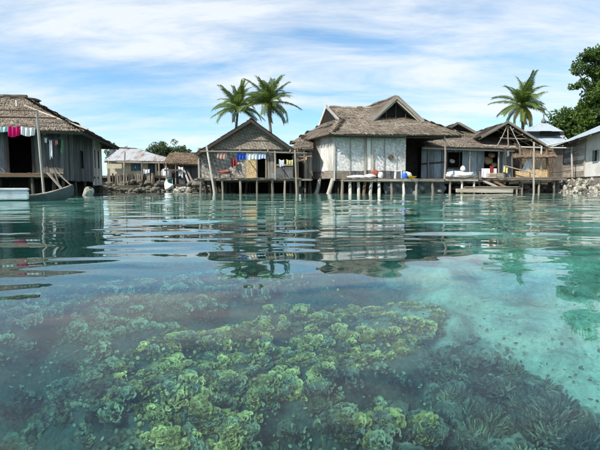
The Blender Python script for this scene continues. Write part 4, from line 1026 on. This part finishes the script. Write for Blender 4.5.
for i, (a, b, z0, z1, v, lab) in enumerate(((516, 530, 178, 171, -.8, 'tan plaited mat panel standing on the floor of the open house, left one'), (528, 548, 178, 169, -.7, 'wide peach plaited mat panel behind the open house poles'))):
    p, q = hf(a, z0, v), hf(b, z1, v); mb = MB().box((0, 0, 0), (q.x - p.x, .04, q.z - p.z)); o = mb.build('mat_panel', 'woven_tan'); o.location = p; o.rotation_euler = (-.15, 0, 0); tag(o, lab, 'mat')
a = hf(529.5, 157, -.5); mb = MB(); vs = []
for j in range(9):
    t = j / 8; w = .06 + .36 * t
    for i in range(9): u = i / 8 - .5; vs.append(a + V3(u * 2 * w - .12 * t, -.10 * math.cos(u * 9) * t, -t * 1.02 - .1 * t * u))
mb.add(vs, [(j*9+i, j*9+i+1, (j+1)*9+i+1, (j+1)*9+i) for j in range(8) for i in range(8)])
tag(mb.build('mosquito_net', 'cloth_white', loc=a, smooth=True, fix=False), 'white cone of bunched net hanging inside the open house', 'net')
cloth('rag', 'small white rag tied to the beam of the open house', hf(507, 150, -.4), hf(509, 150, -.4), .4, 'cloth_white', .03, 1)

# ---------- two-tiered zinc roof behind
HZ = House('zinc_hall', 'hall with a two-tiered pale zinc roof and finial behind the open house', 'building', 527, 39, 0)
def tier(p, zt_, zb, x0, x1, xt0, xt1, v0, v1):
    A, B = HZ.l(x0, zb, v0), HZ.l(x1, zb, v0); vm = (v0 + v1) / 2; D_, C_ = HZ.l(xt0, zt_, vm), HZ.l(xt1, zt_, vm)
    A.z = B.z; D_.z = C_.z
    sheets(HZ.t, A, B, C_, D_, .9, 'zinc'); sheets(HZ.t, B, V3(B.x, v1, B.z), C_, C_, .9, 'zinc'); sheets(HZ.t, V3(A.x, v1, A.z), A, D_, D_, .9, 'zinc'); sheets(HZ.t, V3(B.x, v1, B.z), V3(A.x, v1, A.z), D_, C_, 1.2, 'zinc')
    return A, B, C_, D_
A, B, C_, D_ = tier(0, 134, 146, 520, 574, 532, 563, 0, 5.5); A2, B2, C2, D2 = tier(1, 122.5, 131, 528, 563, 541.5, 546, 1.4, 4.2)
wall_mesh(HZ, 'clerestory', (D_.x + .3, 2.0), (C_.x - .3, 2.0), D_.z - .2, B2.z + .1, 'slab_dark'); wall_mesh(HZ, 'front_wall', (A.x + .4, .4), (B.x - .4, .4), .6, A.z, 'slab_grey'); wall_mesh(HZ, 'side_wall', (B.x - .4, .4), (B.x - .4, 5.2), .6, A.z, 'slab_grey'); wall_mesh(HZ, 'side_wall', (A.x + .4, 5.2), (A.x + .4, .4), .6, A.z, 'slab_grey')
fc = HZ.l(543.5, 121.5, 2.8); mb = MB(); lathe(mb, fc, [(.2, -.15), (.2, .05), (.14, .2), (.05, .3), (.04, .5), (.08, .58), (.03, .66), (.01, .8)], 12); mb.build('finial', 'iron', HZ.t, smooth=True)

# ---------- right-hand grey building
pA, pB = P(604, 150, 23.5), P(563, 150, 31.0); dr = (pB - pA); dr.z = 0; th = math.degrees(math.atan2(dr.y, dr.x)) 
HR = House('grey_plank_building', 'grey plank building with pale zinc roof and white panel at the right edge', 'building', 604, 23.5, th)
# in its frame u runs away from us along the long wall, v to the right of it is negative
def hr(px, py, v=0.0): return HR.l(px, py, v)
Lw = dr.length
zb = hr(583, 177).z; zt = hr(583, 136.5).z
uP = hr(586, 150).x
wf = hr(594.5, 160); wh = [(hr(599, 150).x, hr(594, 150).x, hr(596, 161).z, hr(596, 150).z)]
wall_mesh(HR, 'white_panel', (-3.5, 0), (uP, 0), zb, zt, 'limewash', -.05, holes=[(h[0] + 3.5, h[1] + 3.5, h[2], h[3]) for h in wh])
WN = MB().box((wh[0][0], -.08, wh[0][2]), (wh[0][1], -.05, wh[0][3])).build('window', 'dark_void', HR.t)
for x in (wh[0][0], wh[0][1]): plank('window_frame', WN, (x, .04, wh[0][2]), (x, .04, wh[0][3]), .08, .05, 'white_board', face=(0, 1, 0))
z = zb
while z < zt - .05:
    w_ = random.uniform(.26, .36); w_ = min(w_, zt - z); s = uP
    while s < Lw:
        e = min(Lw, s + random.uniform(2.0, 3.2)); plank('wall_plank', HR.t, (s + .01, random.uniform(-.01, .012), z + w_ / 2), (e - .01, random.uniform(-.01, .012), z + w_ / 2), w_ * .97, .03, 'white_board' if random.random() < .35 else 'pale_wood', face=(0, 1, 0)); s = e
    z += w_
plank('corner_post', HR.t, (uP, .03, zb), (uP, .03, zt), .12, .05, 'pale_wood', face=(0, 1, 0)); plank('corner_post', HR.t, (Lw, .03, zb - .3), (Lw, .03, zt), .14, .06, 'pale_wood', face=(0, 1, 0))
wall_mesh(HR, 'end_wall', (Lw, 0), (Lw, -5.5), zb, zt, 'slab_grey', .05); wall_mesh(HR, 'end_wall', (-3.5, -5.5), (-3.5, 0), zb, zt, 'slab_grey', .05)
A, B = V3(Lw + .9, .75, hr(565, 142.5, .75).z), V3(-4.2, .75, hr(565, 142.5, .75).z)
rz = A.z + 1.55; sheets(HR.t, B, A, V3(A.x, -2.6, rz), V3(B.x, -2.6, rz), .85, 'zinc'); sheets(HR.t, V3(A.x, -6, A.z), V3(B.x, -6, B.z), V3(B.x, -2.6, rz), V3(A.x, -2.6, rz), .95, 'zinc')
for u in (-3, 0, 2, 4, 6, Lw): pole('rafter', HR.t, (u, .68, A.z - .07), (u, -2.5, rz - .1), .05, 'grey_wood')
MB().poly([(Lw, 0, zt), (Lw, -5.5, zt), (Lw, -2.6, rz - .1)], (1, 0, 0), .04).build('gable_board', 'slab_grey', HR.t)
MB().box((-3.5, -5.5, zb - 1.2), (Lw, -.05, zb)).build('foundation', 'slab_grey', HR.t)
# stone sea wall below it
SW = thing('sea_wall', 'rough sea wall of pale stones along the shore at the right edge', 'wall', P(580, 190, 25.5))
so = Vector(SW.location); stn = []
for k in range(6):
    mb = MB(); lumpy(mb, (0, 0, 0), (.5, .42, .36), k + 60, 9, 6, .7); o = mb.build('u', 'pale_stone' if k < 4 else 'stone', smooth=False); stn.append(o.data); o.data.name = 'stone'; bpy.data.objects.remove(o)
pa, pb = P(612, 190, 22.5), P(548, 190, 29.0)
for rw in range(7):
    k = 0.0
    while k < 1:
        c = pa.lerp(pb, k); s = random.uniform(.18, .38); k += s / (pb - pa).length * .8
        o = bpy.data.objects.new('stone', random.choice(stn)); col.objects.link(o); o.parent = SW
        o.location = V3(c.x + rw * .13 + random.uniform(-.1, .1), c.y + rw * .16 + random.uniform(-.1, .1), -.12 + rw * .135 + random.uniform(-.05, .05)) - so
        o.rotation_euler = (random.uniform(0, 6), random.uniform(0, 6), random.uniform(0, 6)); o.scale = (s, s, s * .8)
MB().beam(pa + V3(1.15, 1.35, -.1) - so, pb + V3(1.15, 1.35, -.1) - so, .9, 1.2).build('fill', 'stone', SW)
# ------------------------------------------------------------------ rubble shores
def rubble(name, pts, n, zlo, zhi, rmin, rmax, mat, spread):
    mb = MB()
    for k in range(n):
        i = random.random() * (len(pts) - 1); c = pts[int(i)].lerp(pts[int(i) + 1], i - int(i)); r = random.uniform(rmin, rmax)
        lumpy(mb, (c.x + random.gauss(0, .1), c.y + random.uniform(0, spread), random.uniform(zlo, zhi)), (r * random.uniform(.8, 1.4), r, r * .75), k, 8, 5, .5)
    o = mb.build(name, mat); o['kind'] = 'stuff'; return o
rubble('rubble', [P(106, 190, 31.0), P(172, 190, 31.0)], 150, -.3, .18, .08, .20, 'stone', 1.4)
rubble('rubble', [P(168, 190, 30.5), P(206, 190, 29)], 150, -.25, .30, .08, .22, 'pale_stone', 1.6)
rubble('rubble', [P(190, 190, 28.4), P(208, 190, 28.0)], 40, -.25, .6, .14, .3, 'stone', 1.0)
rubble('rubble', [P(80, 190, 26.5), P(112, 190, 28.0)], 70, -.3, .3, .10, .24, 'stone', 1.6)
rubble('rubble', [P(112, 190, 27.5), P(152, 190, 29.5)], 110, -.25, .22, .07, .2, 'stone', 2.6)
rubble('rubble', [P(505, 190, 27.6), P(556, 190, 28.5)], 130, -.3, .35, .10, .26, 'stone', 1.8)

# ------------------------------------------------------------------ boats and floating things
def canoe(name, label, L, beam, depth, bow, mats, loc, rot, thick=.035):
    """dugout hull: outer and inner shell with a gunwale, pointed and rising at both ends"""
    t = thing(name, label, 'canoe', loc); t.rotation_euler = rot
    ns, nr = 22, 8; O = []; I = []
    for s in range(ns + 1):
        x = -1 + 2 * s / ns; f = max(.02, (1 - abs(x) ** 2.6)); rise = bow * max(0, abs(x) - .45) ** 2 * 3.3; keel = (depth + bow * .75) * max(0, abs(x) - .72) ** 1.6 * 5.5 * (.85 if bow < .32 else .4)
        for r in range(nr + 1):
            a = math.pi * r / nr; yy = -math.cos(a); zz = math.sin(a)
            O.append((x * L / 2, yy * beam / 2 * f, depth + rise - (depth + rise - keel) * zz ** .75 if 0 < r < nr else depth + rise))
            fi = max(.0, f - thick * 2 / beam); I.append((x * (L / 2 - .06), yy * beam / 2 * fi, depth + rise - (depth + rise - keel - thick) * zz ** .75 if 0 < r < nr else depth + rise))
    k = nr + 1
    fs = [(s*k+r, s*k+r+1, (s+1)*k+r+1, (s+1)*k+r) for s in range(ns) for r in range(nr)]
    mb = MB(); mb.add(O, fs); mb.build('hull', mats[0], t, smooth=True, fix=False)
    mb = MB(); mb.add(I, [f[::-1] for f in fs]); mb.build('inner_hull', mats[1], t, smooth=True, fix=False)
    for side in (0, nr):
        MB().tube([V3(*O[s*k+side]) * .5 + V3(*I[s*k+side]) * .5 for s in range(ns + 1)], .026, 6).build('gunwale', mats[2], t, smooth=True)
    for x in (-.45, .05, .5):
        f = 1 - abs(x) ** 2.6; MB().box((x * L/2 - .07, -beam/2 * f + .02, depth - .05), (x * L/2 + .07, beam/2 * f - .02, depth - .025)).build('thwart', mats[2], t)
    return t
bow, stern = P(74, 192, 13.2), P(-150, 205, 11.0); bow.z = stern.z = 0; d = bow - stern
cn = canoe('dugout_canoe', 'long dark dugout canoe with pale rim carrying a white box', d.length, .72, .30, .30, ('hull', 'slab_grey', 'grey_wood'), (bow + stern) / 2 + V3(0, 0, -.17), (0, 0, math.atan2(d.y, d.x)))
c = P(11, 198.5, 12.15); fb = thing('foam_box', 'white foam box sitting in the dark dugout canoe', 'box', c - V3(0, 0, .03), math.atan2(d.y, d.x))
def rbox(mb, lo, hi, r):
    bm = bmesh.new(); bmesh.ops.create_cube(bm, size=1.0)
    for v in bm.verts: v.co = V3(*[(l + h) / 2 + c_ * (h - l) for c_, l, h in zip(v.co, lo, hi)])
    bmesh.ops.bevel(bm, geom=bm.edges[:], offset=r, segments=2, affect='EDGES'); mb.add([v.co.copy() for v in bm.verts], [[v.index for v in f.verts] for f in bm.faces]); bm.free(); return mb
rbox(MB(), (-.40, -.24, 0), (.40, .24, .23), .025).build('box_body', 'foam', fb); rbox(MB(), (-.415, -.255, .234), (.415, .255, .30), .02).build('lid', 'foam', fb)
canoe('beached_canoe', 'white and turquoise canoe hauled onto the rubble, tipped on its side', 2.2, .62, .40, .25, ('hull_white', 'hull_turquoise', 'hull_turquoise'), P(165.5, 186.5, 30.0) + V3(-.35, 1.2, -.05), (R(-50), R(12), R(-75)))
mb = MB(); lathe(mb, (0, 0, 0), [(.10, -.3), (.19, -.2), (.2, .12), (.16, .2), (.07, .24)], 12); o = mb.build('float_drum', 'pale_stone', smooth=True); o.location = P(88.5, 192, 19.6); o.location.z = .12; o.rotation_euler = (.3, .5, 0); tag(o, 'pale dirty drum floating under the side of the left house', 'drum')
tk = thing('water_tank', 'white water tank standing beside the upturned canoe', 'tank', HCw(167, 178, -.9)); lathe(MB(), (0, 0, 0), [(.33, 0), (.35, .05), (.35, .52), (.28, .62), (.1, .66)], 16).build('body', 'plastic_white', tk, smooth=True); lathe(MB(), (0, 0, .66), [(.11, 0), (.11, .06), (.02, .07)], 12).build('lid', 'plastic_white', tk)
MB().box((-.4, -.4, -.9), (.4, .4, -.004)).build('stand', 'slab_dark', tk)
cloth('cloth', 'white cloth over the porch fence of the zinc-roofed house', HCw(143.5, 169, -1.5), HCw(149.5, 169, -1.5), .3, 'cloth_white', .05, 2)
cloth('cloth', 'white cloth hung under the brown shack roof', HS.o + HS.l(178, 166, -.6), HS.o + HS.l(183, 167, -.6), .7, 'cloth_white', .05, 2)

# ------------------------------------------------------------------ palms
def frond_mesh(seed, L, droop, mat):
    r = random.Random(seed); mb = MB(); pts = []
    n = 14; a0 = .0
    p = V3(0, 0, 0); ang = 0.0
    for i in range(n + 1):
        pts.append(p.copy()); ang = -droop * (i / n) ** 1.5; p = p + V3(math.cos(ang), 0, math.sin(ang)) * (L / n)
    mb.tube(pts, [.05 * (1 - i / n) + .008 for i in range(n + 1)], 5, .9)
    m = 64
    for k in range(m):
        t = .12 + .88 * k / m; i = min(n - 1, int(t * n)); q = pts[i].lerp(pts[i + 1], t * n - i); ax = (pts[i + 1] - pts[i]).normalized(); upv = V3(-ax.z, 0, ax.x)
        ll = L * .25 * math.sin(min(1, t * 1.25 + .12) * math.pi * .86) ** .7 * r.uniform(.85, 1.1) + .08
        for s in (-1, 1):
            d = (V3(0, s, 0) * 1.0 + ax * (.55 + .5 * t) + upv * r.uniform(.05, .30)).normalized()
            e1 = q + d * ll * .5; e2 = e1 + (d * .75 + V3(0, 0, -.75 * r.uniform(.6, 1.4))).normalized() * ll * .5; w = ax * .03
            mb.add([q - w * .5, q + w * .5, e1 + w, e1 - w, e2], [(0, 1, 2, 3), (3, 2, 4)], r.random())
    o = mb.build('frond', mat, fix=False); me = o.data; bpy.data.objects.remove(o); return me
FR = [frond_mesh(i, 3.0 + .15 * (i % 3), (.45, .75, 1.1, 1.5)[i % 4], 'palm_leaf') for i in range(8)]; FY = frond_mesh(77, 2.6, 1.2, 'palm_yellow')
def palm(label, px, py, D, scale, lean, seed, dead=0, n=30):
    r = random.Random(seed); top = P(px, py, D); base = V3(top.x + lean, D, gz(top.x, D) - .1)
    t = thing('coconut_palm', label, 'palm tree', base); H = top - base
    pts = [V3(H.x * (i / 8) ** 1.6, H.y * i / 8, H.z * i / 8) for i in range(9)]
    MB().tube([pts[min(8, int(k / 4))].lerp(pts[min(8, int(k / 4) + 1)], (k % 4) / 4) for k in range(33)], [(.19 - .07 * k / 32) * (1.08 if k % 2 else .96) for k in range(33)], 9).build('trunk', 'bark', t, smooth=True)
    for k in range(n):
        el = R(82 - 108 * (k / n) ** 1.15) + r.gauss(0, .1); az = k * 2.39996 + r.gauss(0, .2)
        o = bpy.data.objects.new('frond', r.choice(FR)); col.objects.link(o); o.parent = t; o.location = H + V3(0, 0, .05)
        o.rotation_euler = Euler((r.gauss(0, .3), -el, az), 'XYZ'); s = scale * r.uniform(.82, 1.08); o.scale = (s, s, s)
    for k in range(dead):
        o = bpy.data.objects.new('dead_frond', FY); col.objects.link(o); o.parent = t; o.location = H + V3(0, -.2, -.1); o.rotation_euler = Euler((r.gauss(0, .3), R(34 + 13 * (k % 2)), R(-160 + 46 * k)), 'XYZ'); o.scale = (scale * .8,) * 3
        tag(o, 'yellowed dead frond hanging down')
    mb = MB()
    for k in range(7): lumpy(mb, H + V3(math.cos(k * .9) * .25, math.sin(k * .9) * .25, -.2 - .1 * (k % 2)), .13, k, 7, 5, .1)
    mb.build('coconuts', 'palm_yellow', t, smooth=True)['kind'] = 'stuff'
    return t
palm('left and slightly smaller of the two coconut palms behind the gable house', 238, 108, 52, .98, -.6, 3)
palm('right and taller of the two coconut palms behind the gable house', 268, 103, 49, 1.02, .5, 8)
palm('coconut palm with yellowed hanging fronds behind the open-framed house', 522, 106, 47, 1.0, .4, 15, 4)

# ------------------------------------------------------------------ broadleaf trees
def leafy(name, label, base, trunk_h, blobs, leaf, mat, n_per, trunk_r=.25, cat='tree', group=None, mats=None):
    """trunk with limbs to every clump, crown of single leaves gathered in clumps"""
    t = thing(name, label, cat, base, group=group); base = Vector(base); mb = MB()
    rel = [(Vector(c) - base, r) for c, r in blobs]; fork = V3(0, 0, trunk_h)
    mb.tube([V3(0, 0, -.3), fork * .5 + V3(.05, 0, 0), fork], [trunk_r, trunk_r * .8, trunk_r * .65], 8)
    for c, r in rel:
        m = fork.lerp(c, .5) + V3(0, 0, -.08 * (c - fork).length); mb.tube([fork, m, c], [trunk_r * .45, trunk_r * .28, .03], 6)
    mb.build('trunk', 'bark', t, smooth=True)
    lv = {}
    for bi, (c, r) in enumerate(rel):
        mm = mats[bi] if mats else mat; lv.setdefault(mm, MB())
        sub = [(c + Vector((random.gauss(0, 1), random.gauss(0, 1), random.gauss(0, .8))) * r * .48, r * random.uniform(.25, .42)) for _ in range(9)]
        for k in range(int(n_per * min(3.0, r * r))):
            sc, sr = random.choice(sub); d = Vector((random.gauss(0, 1), random.gauss(0, 1), random.gauss(0, 1))).normalized()
            p = sc + d * sr * random.random() ** .35; ax = (d + Vector((random.gauss(0, .6), random.gauss(0, .6), random.gauss(0, .6) - .2))).normalized()
            sd = ax.cross(Vector((random.gauss(0, 1), random.gauss(0, 1), random.gauss(0, 1)))).normalized(); l = leaf * random.uniform(.6, 1.3); w = sd * l * .36
            lv[mm].add([p, p + ax * l * .5 + w, p + ax * l, p + ax * l * .5 - w], [(0, 1, 2, 3)], random.random())
    for mm, b in lv.items(): b.build('crown', mm, t, fix=False)
    return t
D = 43.0
def bl(px, py, r, dD=0): return (P(px, py, D + dD), r)
big = [bl(583, 60, .75), bl(593, 55, .9), bl(575, 70, .5), bl(588, 71, .6), bl(604, 62, 1.3), bl(578, 84, .55), bl(585, 82, .45), bl(598, 74, .8), bl(601, 90, 1.2), bl(592, 92, .8), bl(606, 104, 1.3), bl(595, 104, .9), bl(590, 114, .9), bl(601, 116, 1.2), bl(612, 80, 1.6), bl(612, 120, 1.6), bl(597, 84, .8), bl(592, 102, .8), bl(586, 118, .8)]
leafy('rain_tree', 'tall spreading broadleaf tree with vine-clad bright lower crown above the grey building', V3(P(608, 150, D).x, D, gz(P(608, 150, D).x, D)), 7.0, big, .21, 'leaf', 950, .4, mats=['leaf'] * 7 + ['leaf_bright', 'leaf', 'leaf_bright', 'leaf_bright', 'leaf_bright', 'leaf', 'leaf_bright', 'leaf', 'leaf', 'leaf_bright', 'leaf_bright', 'leaf_bright'])
D = 46.0
for i, (px, py, r) in enumerate(((553, 126, 1.0), (564, 122, 1.15), (575, 117, 1.25), (585, 113, 1.3))):
    c = P(px, py, D); leafy('bushy_tree', ('leftmost and lowest', 'second from the left', 'third from the left', 'rightmost and highest')[i] + ' of the dark bushy trees rising behind the grey building', V3(c.x, D, gz(c.x, D)), c.z - 1.6, [(c, r), (c + V3(.7, .3, -.9), r), (c + V3(-.6, .2, -1.1), r * .9), (c + V3(.1, -.2, -1.9), r)], .26, 'leaf', 620, .18, group='bushy trees behind the grey building')
D = 95.0
far = [(149, 149, 1.0), (155, 147.5, 1.3), (161, 145.5, 1.5), (168, 145, 1.6), (175, 148, 1.2), (182, 147, 1.1), (187, 150, .8), (112, 145, 1.0), (128, 147.5, .8), (120, 150, .8)]
lab = ['lowest leftmost tree of the far row above the zinc roof', 'second tree of the far row above the zinc roof', 'third tree of the far row, with rounded top', 'tallest tree of the far row above the brown shack', 'tree right of the tallest in the far row', 'feathery tree near the right end of the far row', 'small last tree at the right end of the far row', 'dark treetop just right of the left house eave', 'small round treetop over the rusty zinc roof', 'low tree hidden by the zinc roof ridge']
for (px, py, r), lb in zip(far, lab):
    c = P(px, py + 3.0, D); leafy('far_tree', lb, V3(c.x, D, gz(c.x, D)), c.z - 2.2, [(c, r), (c + V3(.8, 0, -1.0), r), (c + V3(-.8, .3, -1.2), r), (c + V3(0, 0, -2.4), r * 1.2)], .32, 'leaf_far', 300, .2, group='far row of trees')
